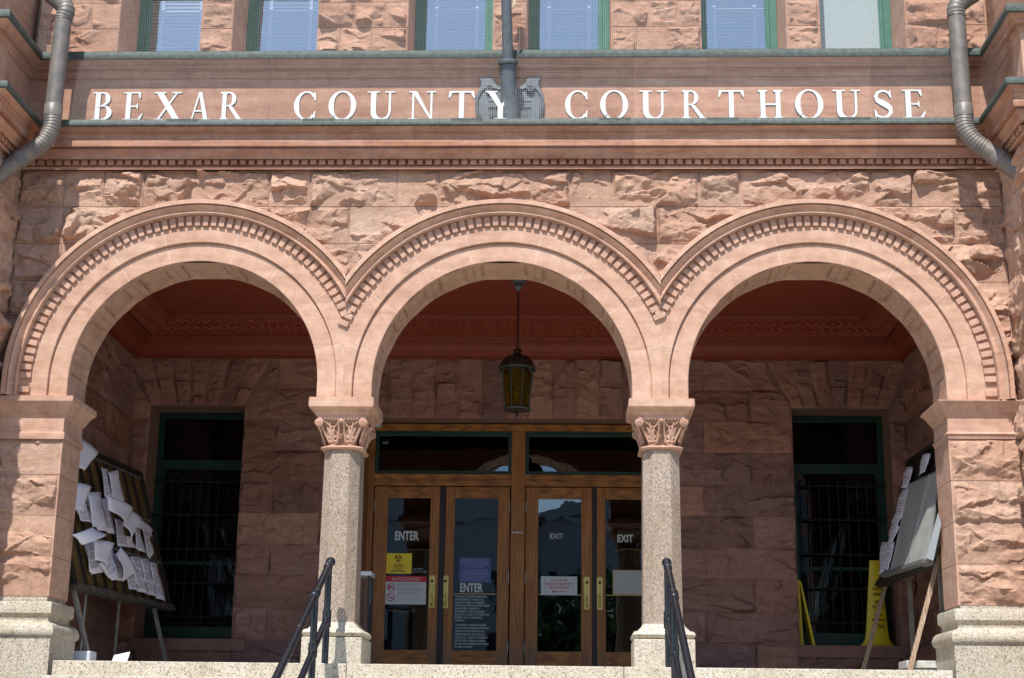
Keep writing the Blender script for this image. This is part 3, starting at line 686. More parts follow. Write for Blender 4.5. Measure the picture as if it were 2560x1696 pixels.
# ------------------------------------------------------------------ columns
def column(xc, lab):
    yc = T/2
    Cn = part('column', court, (xc, yc, 0)); Cn['label'] = lab
    u = 860 if xc < 0 else 1655
    z = lambda v, p=0: zrow(v, yc-.33-p, u)
    # base
    pb = part('base', Cn, (xc, yc, 0))
    hx, hy = .305, .36
    def ring(mb, prof, hx, hy, ch):   # octagon-ish plan with chamfer ch
        base = [(-1, -1), (1, -1), (1, 1), (-1, 1)]
        vs = []; n = 8
        for o_, zz in prof:
            a, b = hx+o_, hy+o_; c = ch
            pts = [(-a, -b+c), (-a+c, -b), (a-c, -b), (a, -b+c), (a, b-c), (a-c, b), (-a+c, b), (-a, b-c)]
            vs += [(xc+p[0], yc+p[1], zz) for p in pts]
        fs = [(i*n+k, i*n+(k+1) % n, (i+1)*n+(k+1) % n, (i+1)*n+k) for i in range(len(prof)-1) for k in range(n)]
        fs += [tuple(range(n)), tuple(range((len(prof)-1)*n, len(prof)*n))]
        mb.add(vs, fs)
    zb1, zb0 = z(1603, .08), 0.0
    d = 0 if xc < 0 else 5
    mb = MB(); mb.box(xc-.325, xc+.325, yc-.40, yc+.40, 0, z(1593+d, .08)); mb.build('plinth', GRAN, Cn, bevel=.012)
    mb = MB()
    ring(mb, [(.01, z(1592+d)), (.02, z(1590+d)), (.035, z(1583+d)), (.02, z(1575+d)), (-.025, z(1572+d)), (-.035, z(1568+d)), (-.06, z(1563+d)), (-.07, z(1560+d)), (-.075, z(1556+d)), (-.095, z(1554+d))], .30, .375, .05)
    mb.build('base_moulding', GRAN, Cn, 50)
    mb = MB(); zt = z(1121)
    vs = []; 
    ring(mb, [(.005, z(1556+d)), (-.008, zt)], .208, .285, .105)
    mb.build('shaft', GRANP, Cn, 20, bevel=.004)
    # necking, bell, abacus
    cap = SMOOTH
    mb = MB(); zc0, zc1 = z(1119), z(1048)
    ring(mb, [(-.0, zt-.002), (.02, zt), (.034, zt+.012), (.034, zt+.024), (.018, zt+.036), (.0, zt+.038)], .208, .285, .09)
    mb.build('neck_ring', cap, Cn, 60)
    H = zc1-zt-.03; zb = zt+.034
    mb = MB()
    ring(mb, [(-.055+.11*(t**1.8), zb+H*t) for t in np.linspace(0, 1, 9)], .205, .285, .06)
    mb.build('bell', SOFFIT, Cn, 40)
    # carved leaves on the bell: front, left, right
    mb = MB()
    def face_map(side):
        def f(a, t, o_):       # a in -1..1 along the face, t 0..1 height
            off = -.03+.115*(max(0, min(1, t))**1.8)+o_
            if side == 'f': return (xc+a*(.205+off-.01), yc-(.285+off), zb+H*t)
            if side == 'l': return (xc-(.205+off), yc+a*(.285+off-.01), zb+H*t)
            return (xc+(.205+off), yc+a*(.285+off-.01), zb+H*t)
        return f
    for side in 'flr':
        f = face_map(side); hw = .215 if side == 'f' else .295
        for c in (-.5, .5):
            for k, (ang, ln) in enumerate(((-80, .50), (-55, .66), (-28, .80), (0, .88), (28, .80), (55, .66), (80, .50))):
                pts = []; rr = []
                for t in np.linspace(0, 1, 7):
                    a_ = R(ang)*(.5+.6*t)
                    pts.append(f(c+math.sin(a_)*ln*t*.45*.14/hw*1.4, .08+math.cos(a_)*ln*t*.86, .018+.014*math.sin(math.pi*t)))
                    rr.append(.006+.0135*math.sin(math.pi*min(1, t*.9+.08)))
                mb.tube(pts, rr, 6)
            for sg in (-1, 1):    # enclosing stems
                pts = [f(c+sg*.44*math.sin(q*math.pi*.5)*(.9), .02+.86*(1-math.cos(q*math.pi*.5)), .024) for q in np.linspace(0, 1, 9)]
                mb.tube(pts, .014, 6)
            for rad in (.50, .72):
                mb.tube([f(c+rad*.44*math.sin(q), .10+rad*.80*math.cos(q), .014) for q in np.linspace(-1.5, 1.5, 13)], .008, 6)
            for sg in (-1, 1):    # small drilled loops at the foot
                mb.tube([f(c+sg*.2+.085*math.cos(q), .17+.075*math.sin(q), .012) for q in np.linspace(0, 2*math.pi, 11)[:-1]], .006, 5, closed=True)
        # top bead row and centre boss
        for k in range(13):
            p = f(-.78+1.56*k/12, .965, .010); mb.box(p[0]-.007, p[0]+.007, p[1]-.007, p[1]+.007, p[2]-.008, p[2]+.006)
        p = f(0, .90, .018); mb.ball(p, .026, 10, 6); 
        for sg in (-1, 1):
            pts = [f(sg*(.08+.62*q), .93-.33*math.sin(q*math.pi*.9)*(1-q*.5), .018) for q in np.linspace(0, 1, 10)]
            mb.tube(pts, .008, 6)
    # corner volutes
    for sx in (-1, 1):
        for sy in ((-1, 1)):
            cxp, cyp = xc+sx*.235, yc+sy*.335
            vdir = np.array([sx*.82, sy*.0, 0.]) if True else None
            for kk in ((np.array([1., 0, 0])*sx, np.array([0, 1., 0])*sy),):
                c0 = np.array([xc+sx*.25, yc+sy*.372, zc1-.046])
                pts = []
                for q in np.linspace(0, 1, 26):
                    a_ = q*2.4*2*math.pi; r_ = .042*(1-q)+.006
                    pts.append(c0+np.array([sx*r_*math.cos(a_+math.pi/2), -sy*.010*(1-q)*0+sy*.012*q, r_*math.sin(a_+math.pi/2)]))
                mb.tube(pts, .0125, 6)
    mb.build('carved_leaves', cap, Cn, 60)
    ab = [(.0, zc1-.004), (.05, zc1), (.05, z(1038, .05)), (.058, z(1037, .06)), (.078, z(1028, .08)), (.085, z(1026, .08)), (.085, z(1024, .08)), (.10, z(1021.5, .1)), (.125, z(1019, .12)), (.138, z(1015, .13)), (.14, z(1007, .13)), (.136, ZS-.006), (.0, ZS-.002)]
    mb = MB(); ring(mb, ab, .225, .30, .012); mb.build('abacus', cap, Cn, 35)
column(-1.778, 'left octagonal granite column with carved capital'); column(1.777, 'right octagonal granite column with carved capital')

# ------------------------------------------------------------------ porch interior
ZCL = 4.96
MB().box(-XI-.2, XI+.2, T, B+.4, ZCL, ZCL+.12).build('porch_ceiling', RED, court)
cp = [(0.0, zrow(899, B)), (.03, zrow(898, B-.03)), (.03, zrow(891, B-.03)), (.06, zrow(889.5, B-.06)), (.065, zrow(887, B-.065))]
for q in np.linspace(0, 1, 7): cp.append((.08+.085*math.sin(q*math.pi/2)+.0, zrow(887-24*q, B-.08-.085*math.sin(q*math.pi/2))))
cp += [(.17, zrow(861, B-.17)), (.20, zrow(859, B-.2)), (.205, zrow(853, B-.205)), (.23, zrow(852, B-.23)), (.235, zrow(847, B-.235)), (.26, zrow(845, B-.26)), (.265, zrow(842, B-.265))]
wov = []
for q in np.linspace(0, 1, 7): wov.append((.28+.40*q, zrow(841-39*q-3*math.sin(q*math.pi), B-.28-.40*q)))
cp2 = [(.68, wov[-1][1]), (.71, wov[-1][1]-.004), (.715, zrow(796, B-.715)), (.75, zrow(795, B-.75)), (.76, zrow(789, B-.76)), (.80, ZCL+.002)]
pth = [(-XI, T), (-XI, B), (XI, B), (XI, T)]
sweep(cp, pth).build('ceiling_cornice', RED, court, 40)
sweep(wov, pth).build('ceiling_cove', REDW, court, 40)
sweep(cp2, pth).build('ceiling_fillet', RED, court, 40)
# woven strapwork on the cove: short crossing straps
mb = MB()
def cove_pt(seg, s_, q, o_):
    p = np.interp(q, np.linspace(0, 1, 7), [w[0] for w in wov]); zz = np.interp(q, np.linspace(0, 1, 7), [w[1] for w in wov])
    p = p+.7*o_; zz = zz-.7*o_
    if seg == 'b': return (s_, B-p, zz)
    if seg == 'l': return (-XI+p, s_, zz)
    return (XI-p, s_, zz)
st_ = .118
for seg, s0, s1 in (('b', -XI+.3, XI-.3), ('l', T, B-.3), ('r', T, B-.3)):
    n = int((s1-s0)/st_)
    for i in range(n+1):
        for j in range(4):
            for sg in ((1,) if (j % 2 == 0) else (-1,)):
                c = s0+(i+.5*(j % 2)+.25)*st_; qa = .06+j*.22
                pc = B-(.28+.4*(qa+.11))
                if seg == 'b' and abs(c) > XI-(.28+.4*qa): continue
                if seg != 'b' and c > pc: continue
                a0, a1 = c-sg*st_*.52, c+sg*st_*.52; q0, q1 = qa-.03, qa+.25
                w = .030; vs = []
                for t in (0, .25, .5, .75, 1):
                    hgt = .004+.020*math.sin(math.pi*t)
                    for ww, hh in ((-1, 0), (-.45, 1), (.45, 1), (1, 0)):
                        vs.append(cove_pt(seg, a0+(a1-a0)*t+ww*w*.8, q0+(q1-q0)*t-sg*ww*w*.9, hgt*hh+.001))
                mb.add(vs, [(r*4+k, r*4+k+1, r*4+k+5, r*4+k+4) for r in range(4) for k in range(3)])
mb.build('woven_band', REDW, court, 40)

# back wall
wl = [at(377, 1017, B)[0], at(612, 1017, B)[0]]; wr = [at(1979, 1020, B)[0], at(2222, 1020, B)[0]]
ZWT = zrow(1018, B); ZWB = .548; DX0, DX1 = at(905, 1200, B)[0], -at(905, 1200, B)[0]+.03
ZDT = zrow(1047, B)
zw = [0]+[zrow(v, B) for v in (1609, 1526, 1444, 1366, 1287, 1209, 1130, 1052, 974, 899)]
opens = [(wl[0], wl[1], ZWB-.17, 9), (wr[0], wr[1], ZWB-.17, 9), (DX0, DX1, -1, 9)]
LX = .34
def kp(u, v):
    k = np.ones(u.shape, bool)
    for a, b in (wl, wr):
        k &= ~((u > a) & (u < b) & (v > ZWB) & (v < ZWT)); k &= ~((u > a-LX*np.clip((v-ZWT)/.5, -9, 1)) & (u < b+LX*np.clip((v-ZWT)/.5, -9, 1)) & (v >= ZWT))
        k &= ~((u > a-.06) & (u < b+.2) & (v > ZWB-.167) & (v < ZWB))
    k &= ~((u > DX0) & (u < DX1) & (v < zrow(899, B))); return k
bks = []
for i in range(len(zw)-1):
    for (a, b) in ((-XI, wl[0]), (wl[1], DX0), (DX1, wr[0]), (wr[1], XI)):
        w = b-a
        if w > .9: c = a+w*(.27 if i % 2 else .66); bks += [(a, c, zw[i], zw[i+1]), (c, b, zw[i], zw[i+1])]
        else: bks.append((a, b, zw[i], zw[i+1]))
    for (a, b) in (wl, wr):
        if zw[i+1] < ZWB+.1: bks.append((a, b, zw[i], zw[i+1]))
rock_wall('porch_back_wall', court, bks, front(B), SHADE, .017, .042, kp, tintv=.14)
# flat arches of rock-faced wedges over the openings
def lintel(a, b, zb, zt, n, fan, seed):
    bl = []; 
    def mp(u, v, h):
        xm = (a+b)/2; f = 1+fan*(v-zb)/(zt-zb); return (xm+(u-xm)*f, B-h, v)
    for i in range(n): bl.append((a+(b-a)*i/n, a+(b-a)*(i+1)/n, zb, zt))
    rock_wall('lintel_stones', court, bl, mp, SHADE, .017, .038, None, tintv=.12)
Z899 = zrow(899, B)
lintel(wl[0], wl[1], ZWT, Z899, 7, .50, 1); lintel(wr[0], wr[1], ZWT, Z899, 7, .50, 1); lintel(DX0, DX1, ZDT, Z899, 13, .0, 3)
# backing with openings
mb = MB(); yb = B+.012
xs = [-XI, wl[0], wl[1], DX0, DX1, wr[0], wr[1], XI]
for k in (0, 2, 4, 6): mb.box(xs[k], xs[k+1], yb, B+.75, 0, Z899+.5)
for (a, b) in (wl, wr): mb.box(a, b, yb, B+.75, 0, ZWB-.17).box(a, b, yb, B+.75, ZWT, Z899+.5)
mb.box(DX0, DX1, yb, B+.75, ZDT, Z899+.5)
mb.build('porch_wall_core', SHADE if False else MORTARD, court)
for s in (-1, 1):
    bl = []
    zside = [0]+zw[1:]
    for i in range(len(zside)-1):
        c = [T, 1.7+(.5 if i % 2 else 0), 3.0+(.35 if i % 2 else 0), B]
        for p, q in zip(c[:-1], c[1:]): bl.append((p, q, zside[i], zside[i+1]))
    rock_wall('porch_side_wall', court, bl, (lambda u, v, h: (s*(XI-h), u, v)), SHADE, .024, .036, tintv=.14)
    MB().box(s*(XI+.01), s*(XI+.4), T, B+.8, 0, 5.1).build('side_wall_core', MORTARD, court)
MB().box(-XI, XI, .25, B+.8, -.3, -.003).build('porch_floor', simple('porch_paving', (.42, .40, .36), .8, 0, .2, 3), court)

# porch windows
def porch_window(a, b, lab, blinds):
    W = part('porch_window', court, ((a+b)/2, B+.55, ZWB)); W['label'] = lab
    y = B+.50; fw = .075
    MB().box(a, a+fw, y, y+.12, ZWB, ZWT).box(b-fw, b, y, y+.12, ZWB, ZWT).box(a+fw, b-fw, y, y+.12, ZWT-.09, ZWT).box(a+fw, b-fw, y-.01, y+.12, ZWB, ZWB+.20).build('window_frame', GREEND, W, bevel=.006)
    zt = zrow(1165, y); 
    MB().box(a+fw, b-fw, y+.02, y+.11, zt-.08, zt+.06).box(a+fw, a+fw+.05, y+.045, y+.09, ZWB+.2, zt-.08).box(b-fw-.05, b-fw, y+.045, y+.09, ZWB+.2, zt-.08).box(a+fw+.05, b-fw-.05, y+.05, y+.085, 1.62, 1.67).build('sash', GREEND, W, bevel=.004)
    MB().box(a+fw, b-fw, y+.06, y+.064, ZWB+.2, ZWT-.09).build('glass', PGLASS, W)
    mb = MB(); 
    for k in range(9):
        x = a+fw+(b-a-2*fw)*(k+.5)/9
        pts = [(x, y-.05, ZWB+.24+.02*i) for i in range(int((zt-.15-ZWB-.24)/.02))]
        rr = [.008+(.007 if (i % 11) == 5 else 0) for i in range(len(pts))]
        mb.tube(pts, rr, 6)
    mb.build('grille_bars', DARKI, W)
    mb = MB()
    for q in (1265, 1294, 1380, 1465, 1550):
        z = zrow(q, y-.05)
        if q != 1265: mb.box(a-.01, b+.01, y-.062, y-.042, z-.012, z+.012)
    mb.box(a-.01, b+.01, y-.062, y-.042, zrow(1214, y), zrow(1214, y)+.024)
    mb.build('grille_rails', DARKI, W)
    if blinds:
        mb = MB(); z = ZWB+.25
        while z < zt-.1:
            mb.obox((a+fw+.05, y+.15, z), (b-a-2*fw-.1, 0, 0), (0, .03, .022), (0, -.001, .001)); z += .034
        mb.build('blind_slats', simple('dim_blind', (.32, .36, .33), .7), W)
    MB().box(a-.5, b+.5, y+1.1, y+1.2, 0, 4.5).box(a-.1, a, y+.12, y+1.1, 0, 4.5).box(b, b+.1, y+.12, y+1.1, 0, 4.5).box(a-.1, b+.1, y+.12, y+1.1, 3.95, 4.1).box(a-.1, b+.1, y+.12, y+1.1, .3, .4).build('room', ROOM, W)
    return W
porch_window(wl[0], wl[1], 'dark green barred porch window with blinds behind the left board', True)
porch_window(wr[0], wr[1], 'dark green barred porch window with yellow signs on its sill', False)
for (a, b) in (wl, wr): MB().box(a-.06, b+.2, B-.045, B+.72, ZWB-.165, ZWB).build('window_sill', simple('sill_stone', (.33, .19, .15), .85, 0, .25, 5, .2, .2), court, bevel=.008)

# ------------------------------------------------------------------ doors
YD = B+.38
Dx = lambda u: at(u, 1400, YD)[0]
Dz = lambda v: zrow(v, YD)
frame = part('door_frame', court, (0, YD, 0))
x0, x1, xm0, xm1 = Dx(914), -Dx(914)+.05, Dx(1276), Dx(1311)
zt0, zt1 = Dz(1216.5), Dz(1188)
for q0, q1 in ((x0, x0+.085), (x1-.085, x1), (xm0, xm1)): MB().box(q0, q1, YD-.055, YD+.12, 0, Dz(1080)).build('jamb', OAKV, frame, bevel=.006)
MB().box(x0, x1, YD-.07, YD+.12, Dz(1080), Dz(1064)).box(x0, x1, YD-.085, YD-.06, Dz(1069), Dz(1064)).build('head', OAKH, frame, bevel=.005)
mb = MB().box(x0+.085, xm0, YD-.03, YD+.12, zt0, zt1).box(xm1, x1-.085, YD-.03, YD+.12, zt0, zt1)
mb.box(x0+.085, xm0, YD-.05, YD-.03, zt1-.07, zt1).box(xm1, x1-.085, YD-.05, YD-.03, zt1-.07, zt1)
mb.build('transom_rail', OAKH, frame, bevel=.004)
mb = MB(); x = x0+.1
while x < x1-.1:
    if not (xm0-.03 < x < xm1+.0): mb.box(x, x+.022, YD-.046, YD-.03, zt1-.105, zt1-.075)
    x += .045
mb.build('rail_dentils', OAKH, frame)
mb = MB()
for a, b in ((x0+.085, xm0), (xm1, x1-.085)):
    mb.box(a, a+.05, YD-.01, YD+.06, zt1, Dz(1080)).box(b-.05, b, YD-.01, YD+.06, zt1, Dz(1080)).box(a+.05, b-.05, YD-.01, YD+.06, zt1, zt1+.055).box(a+.05, b-.05, YD-.01, YD+.06, Dz(1080)-.055, Dz(1080))
mb.build('transom_sash', GREEND, frame, bevel=.004)
mb = MB()
for a, b in ((x0+.135, xm0-.05), (xm1+.05, x1-.135)): mb.obox((a, YD+.012, zt1+.05), (b-a, 0, 0), (0, .004, 0), (0, .030, Dz(1080)-.05-zt1-.05))
mb.build('transom_glass', DGLASS, frame)
mb = MB().box(DX0, x0, YD-.03, YD+.1, 0, ZDT).box(x1, DX1, YD-.03, YD+.1, 0, ZDT).box(DX0, DX1, YD, YD+.1, Dz(1064), ZDT+.1)
mb.build('door_surround', OAKV, frame)
z0 = .03; zg1 = Dz(1247); zg0 = Dz(1628)
doors = [(931, 1097, 966, 1073, 'r'), (1111, 1273, 1134, 1243, 'l'), (1313, 1481, 1345, 1453, 'r'), (1491.5, 1655, 1514, 1622, 'l')]
dlabels = ['leftmost oak door with the yellow and the red headed notices', 'second oak door with the blue notice and white legal text', 'third oak door with the jury room notice', 'rightmost oak door partly behind the right column']
door_objs = []
for i, (a, b, ga, gb, hs) in enumerate(doors):
    xa, xb, xga, xgb = Dx(a), Dx(b), Dx(ga), Dx(gb)
    D = part('door', court, ((xa+xb)/2, YD, z0)); D['label'] = dlabels[i]
    for q0, q1 in ((xa, xga), (xgb, xb)): MB().box(q0, q1, YD, YD+.05, z0, zt0-.01).build('stile', OAKV, D, bevel=.005)
    for q0, q1 in ((z0, zg0), (zg1, zt0-.012)): MB().box(xga, xgb, YD+.002, YD+.048, q0, q1).build('rail', OAKH, D, bevel=.004)
    MB().box(xga-.005, xgb+.005, YD+.024, YD+.028, zg0-.005, zg1+.005).build('glass', DGLASS, D)
    hx = Dx(1082 if i == 0 else 1115 if i == 1 else 1467 if i == 2 else 1499.5)
    zh0, zh1 = Dz(1523), Dz(1441)
    MB().prism([(hx-.043, zh0+.012), (hx-.03, zh0), (hx+.03, zh0), (hx+.043, zh0+.012), (hx+.043, zh1-.012), (hx+.03, zh1), (hx-.03, zh1), (hx-.043, zh1-.012)], YD-.012, YD).build('handle_plate', BRASS, D, bevel=.003)
    mb = MB(); zp = Dz(1490); pts = [(hx, YD-.012, zp), (hx, YD-.05, zp-.01), (hx, YD-.06, zp-.04), (hx, YD-.06, zp-.10), (hx, YD-.045, zp-.135), (hx, YD-.012, zp-.145)]
    mb.tube(pts, [.013, .012, .013, .014, .012, .012], 8); mb.ball((hx, YD-.014, zp+.035), .012)
    mb.build('pull_handle', BRASS, D, 60)
    k = MB().lathe([(.018, -.008), (.020, 0), (.014, .004)], (0, 0, 0), 16).build('keyhole', BLACKV, D); k.rotation_euler = (R(90), 0, 0); k.location = Vector((hx, YD-.014, Dz(1455)))-wloc(D)
    hxx = xa+.004 if hs == 'r' else xb-.004
    for q in (1268, 1445, 1620): MB().tube([(hxx, YD-.008, Dz(q)-.07), (hxx, YD-.008, Dz(q)+.07)], .011, 8).build('hinge', SILVER, D, 60)
    door_objs.append(D)
    if i in (1, 2, 3):
        MB().box(xga, xgb, YD+.020, YD+.023, Dz(1487), Dz(1487)+.012).build('push_bar', GOLD, D)
MB().box(Dx(1097.5), Dx(1110.5), YD-.018, YD+.04, z0, zt0-.01).build('rubber_astragal', BLACKV, frame)
MB().box(Dx(1481.5), Dx(1491), YD-.018, YD+.04, z0, zt0-.01).build('rubber_astragal', BLACKV, frame)
MB().box(xm0+.02, xm1-.02, YD-.064, YD-.06, Dz(1335), Dz(1333)+.01).build('latch_strip', SILVER, frame)
MB().box(-2.6, 2.6, YD+4, YD+4.1, 0, 4).box(-2.6, -2.5, YD+.12, YD+4, 0, 4).box(2.5, 2.6, YD+.12, YD+4, 0, 4).box(-2.6, 2.6, YD+.12, YD+4, 3.9, 4).box(-2.6, 2.6, YD+.12, YD+4, -.1, 0).build('lobby', ROOM, court)

# ------------------------------------------------------------------ lettering helpers
def text(body, u0, u1, v0, v1, y, mat, parent, name='lettering', bold=0, ex=.0006, plane=None, space=1.0):
    c = bpy.data.curves.new(name, 'FONT'); c.body = body; c.align_x = 'LEFT'; c.extrude = ex; c.offset = bold; c.space_line = space; c.resolution_u = 3
    o = bpy.data.objects.new(name, c); col.objects.link(o); c.materials.append(mat)
    bpy.context.view_layer.update()
    bb = [Vector(q) for q in o.bound_box]; bx0 = min(q.x for q in bb); bx1 = max(q.x for q in bb); by0 = min(q.y for q in bb); by1 = max(q.y for q in bb)
    if plane is None:
        pa = at(u0, v1, y); pb = at(u1, v1, y); pc = at(u0, v0, y); x_0, x_1, z_0, z_1 = pa[0], pb[0], pa[2], pc[2]
        if abs(u0-u1) > 200: pass
    else: x_0, x_1, z_0, z_1 = plane
    sx = (x_1-x_0)/(bx1-bx0); sz = (z_1-z_0)/(by1-by0)
    o.rotation_euler = (R(90), 0, 0); o.scale = (sx, sz, 1)
    w = Vector((x_0-bx0*sx, y, z_0-by0*sz))
    dg = bpy.context.evaluated_depsgraph_get(); me = bpy.data.meshes.new_from_object(o.evaluated_get(dg)); bpy.data.objects.remove(o)
    if not me.materials: me.materials.append(mat)
    o = bpy.data.objects.new(name, me); col.objects.link(o); o.rotation_euler = (R(90), 0, 0); o.scale = (sx, sz, 1)
    if parent is not None: o.parent = parent; w = w-wloc(parent)
    o.location = w; return o
yg = YD+.0235
D = door_objs
text('ENTER', 987, 1047, 1328, 1351, yg-.004, VINYL, D[0], bold=.035)
text('ENTER', 1150, 1207, 1458, 1481, yg-.004, VINYL, D[1], bold=.035)
text('EXIT', 1375, 1408, 1334, 1347, yg-.004, VINYL, D[2], bold=.01)
text('EXIT', 1543.5, 1583, 1337, 1356, yg-.004, VINYL, D[3], bold=.03)
text('CAUTION', 1033, 1057, 1420.5, 1425.5, yg-.004, VINYLD, D[0])
text('X-RAY IN USE', 1027, 1066, 1427, 1432, yg-.004, VINYLD, D[0])
legal = ['"PURSUANT TO SECTION 30.06, PENAL', 'CODE (TRESPASS BY HOLDER OF A', 'LICENSE TO CARRY A CONCEALED', 'HANDGUN) A PERSON LICENSED UNDER', 'SUBCHAPTER H, CHAPTER 411,', 'GOVERNMENT CODE (CONCEALED', 'HANDGUN LAW), MAY NOT ENTER THIS', 'PROPERTY WITH A CONCEALED', 'HANDGUN."']
legal2 = ['"CONFORME A LA SECCION 30.06 DEL', 'CODIGO PENAL (TRASPASAR PORTANDO', 'ARMAS DE FUEGO) PERSONAS CON', 'LICENCIA BAJO DEL SUB-CAPITULO H,', 'CAPITULO 411, CODIGO DE GOBIERNO', '(LEY DE PORTAR ARMAS), NO DEBEN', 'ENTRAR A ESTA PROPIEDAD PORTANDO', 'UN ARMA DE FUEGO."']
text('\n'.join(legal), 1136, 1223, 1489, 1554, yg-.004, VINYL, D[1], bold=.014, space=1.15)
text('\n'.join(legal2), 1136, 1223, 1560, 1620, yg-.004, VINYL, D[1], bold=.014, space=1.15)

def panel(u0, u1, v0, v1, y, mat, name, lab, cat, th=.004):
    p0 = at(u0, v1, y); p1 = at(u1, v0, y)
    S = thing(name, lab, cat, ((p0[0]+p1[0])/2, y, p0[2])); MB().box(p0[0], p1[0], y, y+th, p0[2], p1[2]).build('panel', mat, S); return S, p0[0], p1[0], p0[2], p1[2]
ys = YD+.012
# radiation sign
S, a, b, c, d = panel(961, 1030, 1384, 1434, ys, YEL, 'warning_sign', 'yellow radiation caution notice on the leftmost door', 'sign')
cxs = (a+b)/2; czs = d-(d-c)*.25; mb = MB(); yt = ys-.002
for k in range(3):
    a0 = R(90+120*k-30)+R(180); pts = [(cxs+.012*math.cos(a0+R(t)), czs+.012*math.sin(a0+R(t))) for t in (0, 30, 60)]+[(cxs+.040*math.cos(a0+R(t)), czs+.040*math.sin(a0+R(t))) for t in (60, 45, 30, 15, 0)]
    mb.prism(pts, yt-.001*(0), yt+.001)
mb.prism([(cxs+.008*math.cos(t), czs+.008*math.sin(t)) for t in np.linspace(0, 6.283, 13)[:-1]], yt-.0005, yt+.001)
mb.tube([(cxs+.047*math.cos(t), yt, czs+.047*math.sin(t)) for t in np.linspace(0, 6.283, 25)[:-1]], .003, 4, closed=True)
mb.build('trefoil', BLK, S)
h = d-c
text('CAUTION', 0, 0, 0, 0, yt, BLK, S, plane=(cxs-.06, cxs+.06, c+h*.43, c+h*.49), bold=.02)
text('CUIDADO', 0, 0, 0, 0, yt, BLK, S, plane=(cxs-.055, cxs+.055, c+h*.205, c+h*.26), bold=.02)
mb = MB()
for q, w in ((.37, .06), (.315, .10), (.145, .08), (.09, .105)): mb.box(cxs-w, cxs+w, yt, yt+.001, c+h*q, c+h*q+.007)
mb.build('print_line', BLK, S)
S, a, b, c, d = panel(962, 1066, 1441, 1511, ys, SIGNW, 'notice_sign', 'white notice with red heading on the leftmost door', 'sign'); w = b-a; h = d-c
MB().box(a, b, yt, ys-.0002, d-h*.205, d).build('heading', REDT, S)
text('NOTICE/AVISO', 0, 0, 0, 0, yt-.001, SIGNW, S, plane=(a+w*.16, b-w*.14, d-h*.165, d-h*.045))
mb = MB(); mr = MB()
for q in (.80, .775, .75, .725, .70, .675)[1:]: pass
for zz, ws in ((.73, .86), (.70, .80), (.67, .76), (.64, .88), (.56, .93), (.53, .90), (.50, .94), (.44, .86), (.41, .80), (.38, .9), (.35, .7), (.26, .93), (.17, .97)):
    mb.box(a+w*.29, a+w*ws, yt, yt+.001, c+h*zz, c+h*(zz+.012))
mb.build('print_line', GREY, S)
for zc0_ in (.60, .25):
    zc_0 = c+h*zc0_; xc_ = a+w*.14; r_ = h*.13
    mr.tube([(xc_+r_*math.cos(t), yt-.001, zc_0+r_*math.sin(t)) for t in np.linspace(0, 6.283, 25)[:-1]], .0048, 4, closed=True)
    mr.tube([(xc_-r_*.7, yt-.001, zc_0+r_*.7), (xc_+r_*.7, yt-.001, zc_0-r_*.7)], .0045, 4)
zc_0 = c+h*.60
mr.prism([(xc_-.036, zc_0+.018), (xc_+.034, zc_0+.018), (xc_+.034, zc_0+.006), (xc_-.006, zc_0+.004), (xc_-.014, zc_0-.004), (xc_-.018, zc_0-.028), (xc_-.034, zc_0-.028), (xc_-.030, zc_0+.002)], yt-.0015, yt)
zc_0 = c+h*.25
mr.prism([(xc_-.036, zc_0-.008), (xc_+.034, zc_0-.008), (xc_+.034, zc_0+.001), (xc_-.036, zc_0+.001)], yt-.0015, yt)
mr.build('prohibition_symbol', REDT, S)
S, a, b, c, d = panel(1147, 1228, 1395, 1457, ys, BLUES, 'blue_notice', 'blue notice of fine print on the second door', 'sign'); w = b-a; h = d-c
mb = MB()
for k, (q, l0, l1) in enumerate(((.94, .06, .92), (.865, .06, .94), (.79, .08, .9), (.71, .07, .9), (.63, .2, .78), (.5, .1, .9), (.42, .03, .96), (.34, .03, .95), (.26, .06, .95), (.18, .12, .84), (.10, .03, .93))):
    x = a+w*l0
    while x < a+w*l1:
        q2 = random.uniform(.006, .03); mb.box(x, min(x+q2, a+w*l1), yt, yt+.001, c+h*q-.005, c+h*q+.005); x += q2+.006
mb.build('print_line', LILAC, S)
S, a, b, c, d = panel(1352, 1443, 1442, 1488, ys, SIGNW, 'jury_notice', 'white paper notice in red print on the third door', 'sign'); w = b-a; h = d-c
for k, (t, q0, q1, l0, l1) in enumerate((('JURY ROOM', .72, .86, .28, .72), ('ACROSS THE STREET', .53, .66, .11, .89), ('300 DOLOROSA', .34, .47, .22, .78))):
    text(t, 0, 0, 0, 0, yt, REDT, S, plane=(a+w*l0, a+w*l1, c+h*q0, c+h*q1), bold=.01)
zc_0 = c+h*.19; MB().box(a+w*.34, a+w*.7, yt, yt+.001, zc_0-.004, zc_0+.004).prism([(a+w*.30, zc_0), (a+w*.37, zc_0+.02), (a+w*.385, zc_0+.012), (a+w*.345, zc_0), (a+w*.385, zc_0-.012), (a+w*.37, zc_0-.02)], yt-.001, yt+.0015).build('arrow', REDT, S)
MB().box(a+w*.11, a+w*.125, yt, yt+.001, c, d).box(a+w*.9, a+w*.915, yt, yt+.001, c, d).build('fold_line', GREY, S)
S, a, b, c, d = panel(1532, 1618, 1426, 1488, ys, simple('blank_sheet', (.42, .45, .43), .5), 'blank_notice', 'blank pale sheet with gold edge on the rightmost door', 'sign'); w = b-a; h = d-c
MB().box(a, a+.012, yt-.002, ys, c, d).box(b-.012, b, yt-.002, ys, c, d).box(a, b, yt-.003, ys, d-.012, d).box(a, b, yt-.003, ys, c, c+.012).build('gold_border', GOLD, S)

